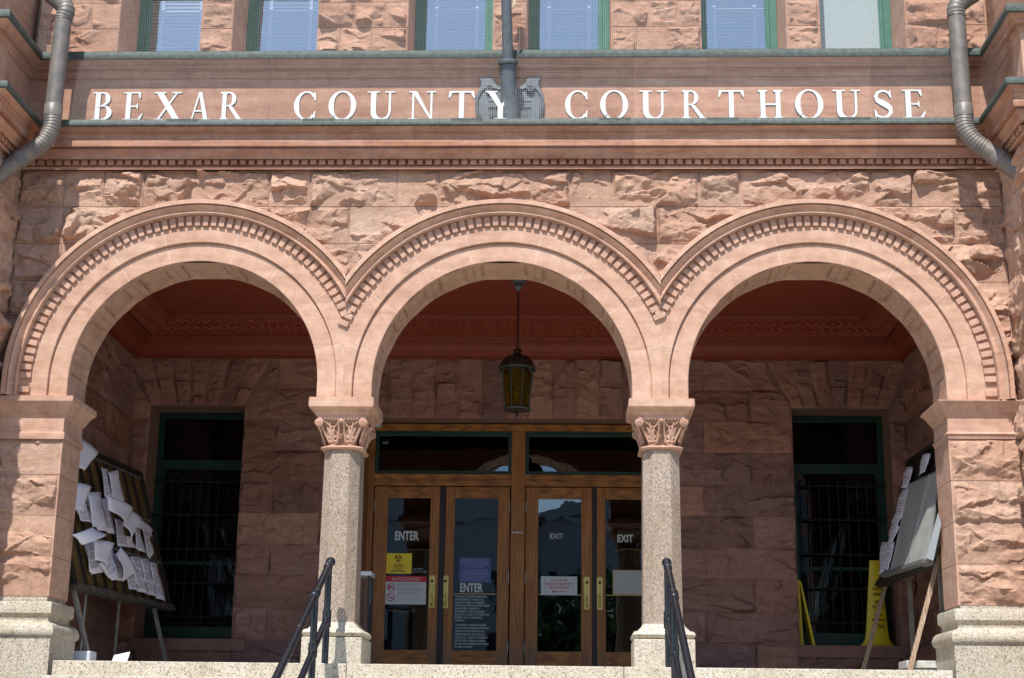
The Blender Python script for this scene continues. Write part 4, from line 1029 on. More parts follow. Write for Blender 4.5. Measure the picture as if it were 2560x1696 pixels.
# ------------------------------------------------------------------ steps
mb = None
YN = -.58; xl = at(130, 1660, YN)[0]; xr = at(2383, 1680, YN)[0]
sx = [xl, at(865, 1690, YN)[0], at(1560, 1690, YN)[0], xr]
n = 14; st = thing('entrance_steps', 'pale speckled granite steps up to the porch', 'steps', (0, YN, -2.3))
for i in range(n):
    z1 = -.165*i; y0 = YN-.36*i
    mb = MB()
    if i == 0:
        for a, b in zip(sx[:-1], sx[1:]): mb.box(a+.003, b-.003, y0, .3, z1-.165, z1)
    else: mb.box(xl+.0, xr-.0, y0, y0+.42, max(-2.3, z1-.165), z1-.0)
    if z1-.165 < -2.31: break
    mb.build('step', GRAN, st, bevel=.008)
# ------------------------------------------------------------------ name on the frieze
sign = thing('building_name', 'white capital letters standing along the sandstone frieze', 'lettering', (0, -.22, ZL1))
def glyph(ch):
    """strokes as polygons in a unit box (x 0..w, z 0..1)"""
    t = .17; n_ = .07; s = .045; S_ = []; 
    def ser(x0, x1, top):      # bracketed serif slab
        z = 1-s if top else 0
        return [(x0, z), (x1, z), (x1, z+s), (x0, z+s)]
    def stem(x, w=t, z0=0, z1=1): return [(x, z0), (x+w, z0), (x+w, z1), (x, z1)]
    def arc(cx, cz, rx, rz, a0, a1, tmid, tend, k=18):
        o = []; i_ = []
        for q in range(k+1):
            a = R(a0+(a1-a0)*q/k); th = tend+(tmid-tend)*abs(math.cos(a))**1.3
            o.append((cx+rx*math.cos(a), cz+rz*math.sin(a))); i_.append((cx+(rx-th)*math.cos(a), cz+(rz-min(th, .06 if abs(math.cos(a)) < .4 else th*.55+.03))*math.sin(a)))
        return [[o[q], o[q+1], i_[q+1], i_[q]] for q in range(k)]
    def brk(x, top, sg):       # little bracket between stem and serif
        z = 1-s if top else s; d = -.05 if top else .05
        return [(x, z), (x+sg*.06, z), (x, z+d)]
    def fullstem(x, w=t, z0s=True, z1s=True):
        r = [stem(x, w)]
        if z0s: r += [ser(x-.08, x+w+.08, False), brk(x, False, -1), brk(x+w, False, 1)]
        if z1s: r += [ser(x-.08, x+w+.08, True), brk(x, True, -1), brk(x+w, True, 1)]
        return r
    if ch == 'B': S_ += [stem(.10), ser(0, .4, 0), ser(0, .36, 1)]+arc(.36, .76, .26, .24, 90, -90, .17, .05)+arc(.36, .27, .34, .27, 90, -90, .18, .05)+[[(.2, .52), (.38, .52), (.38, .475), (.2, .475)]]; W = .72
    if ch == 'E': S_ += [stem(.10), ser(0, .62, 0), ser(0, .60, 1), [(.27, .47), (.5, .47), (.5, .52), (.27, .52)], [(.5, .40), (.53, .40), (.53, .60), (.5, .60), (.47, .52), (.47, .47)], [(.60, 1), (.62, .78), (.58, .78), (.50, 1-s)], [(.62, 0), (.72, .24), (.68, .24), (.54, s)]]; W = .72
    if ch == 'X': S_ += [[(.08, 1-s), (.30, 1-s), (.86, s), (.64, s)], [(.70, 1-s), (.77, 1-s), (.21, s), (.13, s)], ser(0, .38, 1), ser(.58, .9, 1), ser(.02, .32, 0), ser(.54, .95, 0)]; W = .95
    if ch == 'A': S_ += [[(.42, 1), (.50, 1), (.18, s), (.11, s)], [(.40, 1), (.56, 1), (.88, s), (.68, s)], ser(0, .29, 0), ser(.58, .98, 0), [(.24, .30), (.68, .30), (.68, .35), (.24, .35)]]; W = .98
    if ch == 'R': S_ += fullstem(.10)+arc(.36, .74, .30, .26, 90, -90, .17, .05)+[[(.2, .525), (.38, .525), (.38, .48), (.2, .48)], [(.34, .5), (.50, .5), (.88, s), (.70, s)], [(.70, 0), (.95, 0), (.95, s), (.68, s)], [(.2, 1), (.38, 1), (.38, .95), (.2, .95)]]; W = .95
    if ch == 'C': S_ += arc(.47, .5, .47, .51, 48, 312, .19, .045, 26)+[[(.76, .97), (.80, .97), (.82, .68), (.78, .68), (.70, .86)], [(.78, .30), (.82, .30), (.80, .03), (.72, .12)]]; W = .84
    if ch == 'O': S_ += arc(.5, .5, .5, .52, 0, 360, .19, .045, 36); W = 1.0
    if ch == 'U': S_ += [stem(.12, .17, .30, 1-.01), ser(0, .40, 1), stem(.70, .075, .30, .99), ser(.58, .90, 1)]+[[(.12+.0, .31), (.29, .31), (.31, .20), (.36, .11), (.27, .0), (.18, .08), (.13, .18)], [(.27, .0), (.36, .11), (.45, .06), (.54, .06), (.62, .1), (.68, .18), (.70, .31), (.775, .31), (.75, .16), (.68, .05), (.58, -.01), (.44, -.025), (.34, -.02)]]; W = .9
    if ch == 'N': S_ += [stem(.12, .075, 0, 1), ser(0, .30, 0), ser(0, .28, 1), [(.10, 1), (.29, 1), (.86, 0), (.78, 0)], stem(.785, .075, 0, 1), ser(.66, .98, 1)]; W = .98
    if ch == 'T': S_ += [stem(.36)]+[ser(.26, .63, 0), ser(.02, .87, 1), [(.02, 1), (.0, .76), (.04, .76), (.14, 1-s)], [(.87, 1), (.89, .76), (.85, .76), (.75, 1-s)], [(.02, 1), (.87, 1), (.87, .94), (.02, .94)]]; W = .89
    if ch == 'Y': S_ += [stem(.40, .17, 0, .46), [(.08, 1-s), (.30, 1-s), (.57, .44), (.40, .44)], [(.80, 1-s), (.87, 1-s), (.55, .42), (.48, .48)], ser(0, .38, 1), ser(.68, .98, 1), ser(.30, .67, 0)]; W = .98
    if ch == 'H': S_ += fullstem(.12)+fullstem(.66)+[[(.29, .47), (.66, .47), (.66, .53), (.29, .53)]]; W = .95
    if ch == 'S':
        pts = [(.60, .80), (.50, .93), (.34, .965), (.16, .90), (.09, .76), (.15, .63), (.30, .55), (.46, .46), (.58, .36), (.60, .22), (.50, .08), (.33, .03), (.14, .08), (.05, .20)]
        wd = [.05, .07, .07, .10, .14, .17, .20, .20, .18, .14, .10, .07, .07, .05]
        L = []; Rr = []
        for k in range(len(pts)):
            a = pts[max(0, k-1)]; b = pts[min(len(pts)-1, k+1)]; dx, dz = b[0]-a[0], b[1]-a[1]; q = math.hypot(dx, dz); nx_, nz_ = -dz/q, dx/q
            L.append((pts[k][0]+nx_*wd[k]*.5, pts[k][1]+nz_*wd[k]*.5)); Rr.append((pts[k][0]-nx_*wd[k]*.5, pts[k][1]-nz_*wd[k]*.5))
        S_ += [[L[k], L[k+1], Rr[k+1], Rr[k]] for k in range(len(pts)-1)]
        S_ += [[(.58, .98), (.62, .98), (.63, .72), (.59, .72), (.53, .85)], [(.04, .02), (.08, .02), (.13, .16), (.06, .30), (.02, .30)]]; W = .68
    return S_, W
zb_l = ZL1-.002; HL = at(1280, 231.5, -.22)[2]-zb_l
name = [('B', 234, 285), ('E', 311, 361), ('X', 387, 459), ('A', 476, 528), ('R', 551, 610), ('C', 737, 792), ('O', 823, 892), ('U', 919, 988), ('N', 1023, 1090), ('T', 1122, 1187), ('Y', 1214, 1290),
        ('C', 1412.5, 1470), ('O', 1500, 1570), ('U', 1598, 1668), ('R', 1703, 1764), ('T', 1795, 1860), ('H', 1891.5, 1958.5), ('O', 1986, 2057), ('U', 2081, 2151), ('S', 2182, 2230), ('E', 2254, 2312)]
for ch, u0, u1 in name:
    xa = at(u0, 265, -.22)[0]; xb = at(u1, 265, -.22)[0]; S_, W = glyph(ch); k = (xb-xa)/W; mb = MB()
    for j, poly in enumerate(S_):
        e = .00035*(j % 23)
        mb.prism([(xa+p[0]*k, zb_l+p[1]*HL) for p in poly], -.262-e, -.222+e)
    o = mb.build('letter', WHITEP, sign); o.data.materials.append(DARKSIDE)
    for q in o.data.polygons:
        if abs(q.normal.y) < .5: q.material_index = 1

# ------------------------------------------------------------------ flagpole and its bracket
fl = thing('flagpole', 'grey iron flagpole rising from a lyre shaped bracket between the words', 'flagpole', at(1272, 296, -.12))
xf = lambda u, y=-.05: at(u, 250, y)[0]
cxp = (xf(1188)+xf(1361))/2; hwp = (xf(1361)-xf(1188))/2; zb0 = ZL1+.0; zt = zrow(193, -.05); hp = zt-zb0
out = [(1.0, .45), (.99, .60), (.90, .74), (.83, .84), (.85, .92), (.92, .97), (.92, 1.0), (.58, 1.0), (.50, .97), (.42, .86), (.30, .80), (.15, .78)]
pr = [(.80, .0), (.92, .15), (.99, .32)]+out
poly = [(cxp+p[0]*hwp, zb0+p[1]*hp) for p in pr]+[(cxp-p[0]*hwp, zb0+p[1]*hp) for p in pr[::-1]]
MB().prism(poly, -.06, -.02).build('bracket_plate', IRON, fl, bevel=.01)
mb = MB()
inn = [(.75, .0), (.86, .18), (.92, .38), (.92, .56), (.82, .70), (.70, .78), (.5, .78), (.35, .74), (.15, .73)]
for s in (-1, 1): mb.tube([(cxp+s*p[0]*hwp, -.066, zb0+p[1]*hp) for p in inn], .014, 8)
mb.tube([(cxp-hwp*.62, -.062, zb0+.50*hp), (cxp+hwp*.62, -.062, zb0+.50*hp)], .007, 6)
for s in (-1, 1):
    mb.box(cxp+s*hwp*.30, cxp+s*hwp*.62, -.078, -.055, zb0+.365*hp, zb0+.385*hp)
    for q in (.34, .42, .50, .58): mb.box(cxp+s*hwp*q-.005, cxp+s*hwp*q+.005, -.078, -.055, zb0+.05*hp, zb0+.36*hp)
mb.build('raised_ribs', IRON, fl)
mb = MB()
for s in (-1, 1):
    c = np.array([cxp+s*hwp*.59, -.075, zb0+.74*hp]); mb.tube([c+np.array([0, .02, 0]), c+np.array([0, -.02, 0])], [.058, .05], 16)
    for k in range(8): mb.ball(c+np.array([.035*math.cos(k*math.pi/4), -.022, .035*math.sin(k*math.pi/4)]), (.014, .010, .014), 8, 5)
    mb.ball(c+np.array([0, -.026, 0]), .014, 8, 5)
mb.build('rosette', IRON, fl, 50)
P0 = at(1274, 300, -.14); P1 = at(1270, 156, -.30); P2 = at(1267, -60, -.30-.0); 
dirp = P1-P0; dirp /= np.linalg.norm(dirp); 
P2 = P1+dirp*1.9
# bend the upper pole to stay on its picture line: intersect the line of sight plane
def on_line(t, u): 
    p = P1+dirp*t; q = at(u, 0, p[1]); return p
mb = MB(); mb.tube([P0-dirp*.02, P0+dirp*.25, P1-dirp*.03], [.112, .098, .088], 24); mb.build('socket', IRON, fl, 50)
mb = MB(); mb.tube([P1-dirp*.035, P1-dirp*.025, P1+dirp*.0, P1+dirp*.02, P1+dirp*.03], [.09, .118, .124, .118, .075], 24); mb.build('collar', IRON, fl, 50)
mb = MB(); mb.tube([P1+dirp*.0, P2], [.063, .054], 20)
mb.build('pole', IRON, fl, 50)
c = at(1284, 0, (P1+dirp*.65)[1]-.03); mb = MB()
for k in range(4):
    a = k*1.6; mb.tube([c+np.array([.012*math.cos(a)+.015*k/4, -.01+.012*math.sin(a), .35]), c+np.array([.012*math.cos(a+1)+.02, -.012, .1]), c+np.array([.012*math.cos(a)+.01, -.012, -.06]), c+np.array([-.012, -.01, -.10])], .007, 6)
mb.build('rope_bundle', simple('rope', (.55, .50, .33), .9), fl)
# ------------------------------------------------------------------ bird netting
mb = MB(); w = .0005
NETM = simple('net_cord', (.62, .60, .58), .7, 0, .2, 5)
pa, pb = (-.215, ZC0+.01), (-.31, ZL0+.01)
x = -5.25; NXS = .0235
def strip(mb, A, Bq, ww):
    A = np.array(A, float); Bq = np.array(Bq, float); d = Bq-A; d /= np.linalg.norm(d); nrm = np.cross(d, CAM-A); nrm /= np.linalg.norm(nrm)
    nrm = np.array([1., 0, 0]) if abs(d[0]) < .5 else np.array([0, 0, 1.])
    mb.add([A-nrm*ww, A+nrm*ww, Bq+nrm*ww, Bq-nrm*ww], [(0, 1, 2, 3)])
while x < 5.25:
    jx = random.uniform(-.003, .003); mid_ = (x+jx+.004*math.sin(x*3), (pa[0]+pb[0])/2-.008+.006*math.sin(x*2.1), (pa[1]+pb[1])/2)
    strip(mb, (x, pa[0], pa[1]), mid_, w); strip(mb, mid_, (x+jx*.5, pb[0], pb[1]), w); x += NXS
for k in range(1, 38):
    t = k/38; y = pa[0]+(pb[0]-pa[0])*t-.008*math.sin(math.pi*t); z = pa[1]+(pb[1]-pa[1])*t
    for j in range(42):
        a = -5.25+.25*j; strip(mb, (a, y, z+.004*math.sin(a*2+k)), (a+.25, y, z+.004*math.sin((a+.25)*2+k)), w)
net = mb.build('bird_netting', NETM); tag(net, 'fine pale bird netting stretched over the lettered frieze', 'netting')
mb = MB(); x = -5.6
while x < 5.6: strip(mb, (x, -.19, ZC1), (x, -.10, ZT), w*.9); x += NXS
z = ZC1+.02
while z < ZT: strip(mb, (-5.6, -.19+.09*(z-ZC1)/(ZT-ZC1), z), (5.6, -.19+.09*(z-ZC1)/(ZT-ZC1), z), w*.9); z += NXS
net = mb.build('bird_netting', NETM); tag(net, 'fine pale bird netting hung in front of the upper windows', 'netting')
for s in (-1, 1):
    mb = MB(); xx = s*5.42; y = -1.3
    while y < -.25: 
        A_ = np.array([xx+s*.09, y+.0, ZC0]); B_ = np.array([xx, y, ZL1]); mb.add([A_+[0, -w, 0], A_+[0, w, 0], B_+[0, w, 0], B_+[0, -w, 0]], [(0, 1, 2, 3)]); y += .028
    z = ZL1
    while z < ZC0: 
        q = (z-ZL1)/(ZC0-ZL1)*s*.09; mb.add([(xx+q, -1.3, z-w), (xx+q, -1.3, z+w), (xx+q, -.25, z+w), (xx+q, -.25, z-w)], [(0, 1, 2, 3)]); z += .028
    net = mb.build('bird_netting', NETM); tag(net, 'fine bird netting on the side of the %s projecting bay' % ('left' if s < 0 else 'right'), 'netting')

# ------------------------------------------------------------------ downpipes
def catmull(P, n=8):
    P = [np.array(p, float) for p in P]; Q = [2*P[0]-P[1]]+P+[2*P[-1]-P[-2]]; o = []
    for i in range(1, len(Q)-2):
        for t in np.linspace(0, 1, n, endpoint=False):
            a, b, c, d = Q[i-1:i+3]; o.append(.5*((2*b)+(-a+c)*t+(2*a-5*b+4*c-d)*t*t+(-a+3*b-3*c+d)*t**3))
    o.append(P[-1]); return o
def pipe(s, pts, lab):
    th = thing('downpipe', lab, 'downpipe', at(*pts[3]))
    P = [at(*p) for p in pts]
    r = .098
    def rib(seg, n, amp=.007):
        c = catmull(seg, 40); L = np.cumsum([0]+[np.linalg.norm(c[i+1]-c[i]) for i in range(len(c)-1)]); tot = L[-1]
        tt = np.linspace(0, tot, int(tot/.006)); pp = [np.array([np.interp(t, L, [q[k] for q in c]) for k in range(3)]) for t in tt]
        rr = [r+.004+amp*(((t/.036) % 1)-.5) for t in tt]; return pp, rr
    pp, rr = rib([P[0], P[1], P[2]], 0); MB().tube(pp, rr, 24).build('upper_elbow', GUTTER, th, 40)
    MB().tube([P[2], P[3]], r, 28).build('straight_pipe', GUTTER, th, 60)
    d = (P[3]-P[2]); d = d/np.linalg.norm(d); q = P[3]-d*.10
    MB().tube([P[3]-d*.12, P[3]-d*.115, P[3]+d*.02], [r+.002, r+.007, r+.007], 28).build('joint_band', GUTTER, th, 60)
    pp, rr = rib([P[3], P[4], P[5], P[6]], 0); MB().tube(pp, rr, 24).build('lower_elbow', GUTTER, th, 40)
    d2 = P[8]-P[6]; MB().tube([P[6], P[7], P[8], P[8]+d2/np.linalg.norm(d2)*.8], r+.002, 28).build('angled_pipe', GUTTER, th, 60)
    t = P[7]-P[6]; t = t/np.linalg.norm(t); MB().tube([P[6]+t*.12, P[6]+t*.125, P[6]+t*.22], [r+.003, r+.009, r+.009], 28).build('joint_band', GUTTER, th, 60)
    c = P[2]+(P[3]-P[2])*.30; MB().tube([c, c+np.array([-s*-.0, .3, 0])], .035, 12).build('wall_bracket', IRON, th, 60)
YP = -.46
pipe(-1, [(125, -16, YP+.1), (163, 20, YP), (158, 52, YP), (132, 288, YP), (128, 325, YP), (108, 358, YP), (80, 378, YP), (42, 404, YP-.05), (-14, 446, YP-.1)], 'brown copper downpipe at the left end of the frieze')
pipe(1, [(2436, -16, YP+.1), (2394, 14, YP), (2391, 45, YP), (2410, 288, YP), (2414, 322, YP), (2436, 354, YP), (2464, 374, YP), (2508, 404, YP-.05), (2568, 448, YP-.1)], 'brown copper downpipe at the right end of the frieze')

# ------------------------------------------------------------------ lantern
yl_ = 2.05; LZ = lambda v: zrow(v, yl_, 1293); lx = at(1293, 960, yl_)[0]
ln = thing('hanging_lantern', 'amber glass lantern on a chain in the middle arch', 'lantern', (lx, yl_, LZ(1046)))
c0 = (lx, yl_, 0)
xt = at(1296, 703, yl_)[0]
MB().lathe([(.012, LZ(728)), (.03, LZ(726)), (.06, LZ(718)), (.045, LZ(712)), (.05, LZ(708)), (.10, LZ(705)), (.105, ZCL-.012), (.10, ZCL)], (lx, yl_, 0), 20).build('ceiling_rose', IRON, ln, 40)
mb = MB(); z = LZ(728); zend = LZ(878); k = 0
LK = simple('chain_iron', (.035, .03, .025), .5, .4, .3, 20)
while z > zend:
    pts = []
    for a in np.linspace(0, 2*math.pi, 13)[:-1]:
        w_, h_ = .014*math.cos(a), .033*math.sin(a)
        pts.append((lx+(w_ if k % 2 else w_*.35), yl_+(0 if k % 2 else w_), z-.03+h_))
    mb.tube(pts, .0062, 5, closed=True); z -= .052; k += 1
mb.build('chain', LK, ln, 60)
zr_, zbm = LZ(922), LZ(1024)
rt, rb = .208, .158
BR = simple('aged_bronze', (.10, .055, .035), .45, .6, .35, 14, .2, .5, c2=(.035, .03, .025)); VER = simple('verdigris_bronze', (.09, .11, .095), .5, .5, .4, 18, .2, .5)
MB().lathe([(.235, zr_), (.232, zr_+.02), (.215, zr_+.06), (.18, zr_+.115), (.12, zr_+.155), (.07, zr_+.175), (.045, zr_+.19), (.05, zr_+.21), (.06, zr_+.225), (.045, zr_+.25), (.02, zr_+.26)], c0, 8, rot=R(22.5)).build('dome', BR, ln)
mb = MB()
for k in range(8):
    a = R(45*k+22.5); cs, sn = math.cos(a), math.sin(a)
    mb.tube([(lx+cs*rt, yl_+sn*rt, zr_), (lx+cs*rb, yl_+sn*rb, zbm)], .009, 6)
    mb.tube([(lx+cs*.235, yl_+sn*.235, zr_), (lx+cs*.214, yl_+sn*.214, zr_+.065), (lx+cs*.12, yl_+sn*.12, zr_+.158), (lx+cs*.13, yl_+sn*.13, zr_+.185)], .007, 6)
    mb.ball((lx+cs*.245, yl_+sn*.245, zr_-.01), .016, 8, 5)
    a2 = R(45*k+67.5); p = np.array([cs*rt, sn*rt]); q = np.array([math.cos(a2)*rt, math.sin(a2)*rt])
    pts = []
    for t in np.linspace(0, 1, 9):
        zz = zr_-.10+.085*math.sin(math.pi*t); xy = p+(q-p)*t; xy = xy*(1+.01); pts.append((lx+xy[0]*.985, yl_+xy[1]*.985, zz))
    mb.tube(pts, .006, 5)
mb.tube([(lx+.236*math.cos(R(45*k+22.5)), yl_+.236*math.sin(R(45*k+22.5)), zr_-.004) for k in range(8)], .013, 6, closed=True)
mb.tube([(lx+.165*math.cos(R(15*k)), yl_+.165*math.sin(R(15*k)), zbm) for k in range(24)], .014, 6, closed=True)
mb.build('lantern_frame', VER, ln, 50)
MB().lathe([(rt-.006, zr_-.002), (rb-.006, zbm+.002)], c0, 8, rot=R(22.5), cap=False).build('amber_glass', AMBER, ln)
MB().lathe([(.155, zbm+.004), (.17, zbm-.006), (.13, zbm-.022), (.05, zbm-.03), (.022, zbm-.04), (.026, zbm-.055), (.013, zbm-.075), (.02, zbm-.09), (.008, zbm-.10)], c0, 20).build('finial', BR, ln, 40)
mb = MB(); pts = []
for t in np.linspace(0, 1, 40): pts.append((lx-.01+.028*math.cos(t*22), yl_+.028*math.sin(t*22), zbm+.10+.20*t))
mb.tube(pts, .009, 6); mb.build('bulb', simple('bulb_white', (.75, .78, .55), .4), ln, 60)

# ------------------------------------------------------------------ handrails
def unit(v): return v/np.linalg.norm(v)
def rail(cap, end, p1b, low0, low1, p2x, lab, mat, y0=-.33):
    P = at(*cap, y0); th = thing('stair_handrail', lab, 'handrail', (P[0], P[1], 0))
    def solve(u, v, Pref, k):       # point on the ray where it has dropped k per metre forward from Pref
        best = None
        for y in np.linspace(Pref[1]-.2, Pref[1]-6, 600):
            q = at(u, v, y); e = abs(q[2]-(Pref[2]-k*(Pref[1]-y)))
            if best is None or e < best[0]: best = (e, q)
        return best[1]
    Q = solve(*end, P, .46); d = unit(Q-P)
    r = .037
    mb = MB(); mb.tube([P-d*.01, Q+d*.9], r, 16); mb.build('top_rail', mat, th, 60)
    mb = MB(); mb.ball(P-d*.012, (.053, .053, .053), 16, 9); mb.tube([P, P+d*.02, P+d*.06, P+d*.065], [.045, .045, .045, .039], 16)
    t1 = P+d*.12; 
    for f in (.12, ): mb.tube([P+d*f, P+d*(f+.01), P+d*(f+.06), P+d*(f+.07)], [.038, .047, .047, .038], 16)
    mb.build('end_cap', BLACKP, th, 60)
    base1 = np.array([P[0]+d[0]*.10, P[1]+d[1]*.10, -.165]); top1 = P+d*.10
    mb = MB(); mb.tube([base1, (base1[0], base1[1], top1[2])], .036, 16); mb.build('post', BLACKP, th, 60)
    L0 = np.array([base1[0], base1[1], top1[2]-.56])
    MB().tube([L0+[0, 0, -.09], L0+[0, 0, -.085], L0+[0, 0, .09], L0+[0, 0, .095]], [.038, .047, .047, .038], 16).build('collar', BLACKP, th, 60)
    mb = MB(); mb.tube([L0, L0+d*(np.linalg.norm(Q-P)+.9)], .034, 16); mb.build('lower_rail', BLACKP, th, 60)
    k = 1.02
    T2 = P+d*k; mb = MB(); mb.tube([(T2[0], T2[1], T2[2]-1.25), tuple(T2)], .036, 16); mb.build('post', BLACKP, th, 60)
    MB().tube([T2-d*.09, T2-d*.08, T2+d*.08, T2+d*.09], [.038, .049, .049, .038], 16).build('collar', BLACKP, th, 60)
    MB().tube([T2+[0, 0, -.62], T2+[0, 0, -.615], T2+[0, 0, -.48], T2+[0, 0, -.475]], [.038, .047, .047, .038], 16).build('collar', BLACKP, th, 60)
    return th
rail((826, 1406), (690, 1696), None, None, None, None, 'black pipe handrail in front of the left column', CHIP)
rail((1667, 1408), (1728, 1696), None, None, None, None, 'black pipe handrail with chipped paint in front of the right column', CHIP)

# ------------------------------------------------------------------ notice boards
class Plane:
    def __init__(s, O, A, U):
        s.O = np.array(O); s.A = unit(np.array(A)); s.L = np.linalg.norm(A); s.U = unit(np.array(U)); s.H = np.linalg.norm(U)
        s.N = unit(np.cross(s.A, s.U))
        if np.dot(s.N, CAM-s.O) < 0: s.N = -s.N
    def hit(s, u, v, off=0):
        d = ray(u, v); t = np.dot(s.O+s.N*off-CAM, s.N)/np.dot(d, s.N); return CAM+d*t
    def pt(s, a, h, off=0): return s.O+s.A*a+s.U*h+s.N*off
    def obox(s, mb, a0, a1, h0, h1, o0, o1): mb.obox(s.pt(a0, h0, o0), s.A*(a1-a0), s.U*(h1-h0), s.N*(o1-o0)); return mb
def zA(p): return (p[0]*.38265, 1096+p[1]*.38265)
def zD(p): return (1660+p[0]*.38265, 1096+p[1]*.38265)
A0 = at(184, 1463, 1.0); B0 = atz(425, 1519, A0[2]); T0 = atx(350, 1186, B0[0]-.47)
LP = Plane(A0, B0-A0, T0-B0)
bd = thing('notice_board', 'tall leaning board full of clipped notices under the left arch', 'notice board', (A0[0], 2.5, 0))
L, H = LP.L, LP.H
LP.obox(MB(), 0, L, 0, H, -.03, 0).build('back_panel', DKWOOD, bd)
mb = MB(); LP.obox(mb, -.03, L+.03, -.05, .02, -.05, .06); mb.build('bottom_rail', simple('weathered_dark_wood', (.13, .12, .10), .85, 0, .5, 9, .3, .2, c2=(.04, .038, .034)), bd, bevel=.004)
mb = MB(); LP.obox(mb, -.03, L+.03, H-.03, H+.03, -.04, .03); LP.obox(mb, -.03, .03, 0, H, -.04, .03); LP.obox(mb, L-.03, L+.03, 0, H, -.04, .03); mb.build('frame', DKWOOD, bd, bevel=.004)
nc = 10
for k in range(nc):
    a0 = .05+(L-.1)*k/nc; mb = MB(); LP.obox(mb, a0+.07, a0+(L-.1)/nc-.06, .05, H-.06, .002, .010); mb.build('ochre_strip', TAN, bd)
mb = MB()
for hh in (.33, .64, .965): LP.obox(mb, .05, L-.05, H*hh-.02, H*hh+.015, .008, .022)
mb.build('hook_rail', SILVER, bd)
mb = MB()
for hh in (.33, .64, .965):
    for k in range(nc*2):
        c = LP.pt(.12+(L-.2)*k/(nc*2), H*hh-.01, .03); mb.tube([c+LP.N*.015*math.cos(t)+LP.U*.018*math.sin(t) for t in np.linspace(0, 6.28, 9)[:-1]], .003, 4, closed=True)
mb.build('ring', DARKI, bd)
def leg(P, a, name, mat, w=.05, parent=None, top=0.):
    foot_z = 0; p = P.pt(a, top, -.03); q = P.pt(a, top-(p[2]-foot_z)/P.U[2], -.03)
    mb = MB(); mb.obox(q, P.A*w, P.N*-.04, p-q); return mb.build(name, mat, parent, bevel=.003)
leg(LP, .06, 'leg', OLDWOOD, .075, bd); leg(LP, L-.5, 'leg', OLDWOOD, .06, bd)
for a in (.9, 1.9):
    p = LP.pt(a, .6, -.05); q = np.array([p[0]-.02, p[1], 0.]); MB().tube([q, p], .018 if a < 1 else .022, 8).build('rear_strut', SILVER if a < 1 else OLDWOOD, bd)

def sheet(P, q, off, curl, name, lab, grp, layers=1, cat='paper', lines=True, lift=.0):
    """a sheet of paper hanging from the board; q: corners clockwise from the top left"""
    c = [P.hit(*p, off) for p in q]
    ob = None; cen = sum(c)/4; root = thing(name, lab, cat, c[0], grp)
    mb = MB(); n = 6
    for ly in range(layers):
        vs = []; jit = np.array([random.uniform(-.01, .01), random.uniform(-.03, .03)])*(ly > 0)
        for i in range(n+1):
            for j in range(n+1):
                s_, t = i/n, j/n
                p = (c[0]*(1-s_)+c[1]*s_)*(1-t)+(c[3]*(1-s_)+c[2]*s_)*t
                p = p+P.N*(curl*math.sin(math.pi*s_)*(.3+.7*t)+lift*t-.009*ly+.010*math.sin(3*s_+5*t+ly))+P.U*(jit[1]*t)+P.A*(jit[0]*t+.055*ly*t)
                vs.append(p)
        mb.add(vs, [(i*(n+1)+j, (i+1)*(n+1)+j, (i+1)*(n+1)+j+1, i*(n+1)+j+1) for i in range(n) for j in range(n)])
    o = mb.build('sheet', PAPER, root, 60)
    sm = o.modifiers.new('thick', 'SOLIDIFY'); sm.thickness = .0012
    if lines:
        ml = MB()
        for k in range(14):
            t0 = .08+k*.06
            if k in (4, 9): continue
            for s0_, s1_ in ((.12, random.uniform(.6, .88)),):
                def pp(s_, t): return (c[0]*(1-s_)+c[1]*s_)*(1-t)+(c[3]*(1-s_)+c[2]*s_)*t+P.N*(curl*math.sin(math.pi*s_)*(.3+.7*t)+lift*t+.010*math.sin(3*s_+5*t)+.0025)
                m4 = np.linspace(s0_, s1_, 5)
                for u_, v_ in zip(m4[:-1], m4[1:]): ml.add([pp(u_, t0), pp(v_, t0), pp(v_, t0+.016), pp(u_, t0+.016)], [(0, 1, 2, 3)])
        ml.build('print_line', INK, root)
    return root
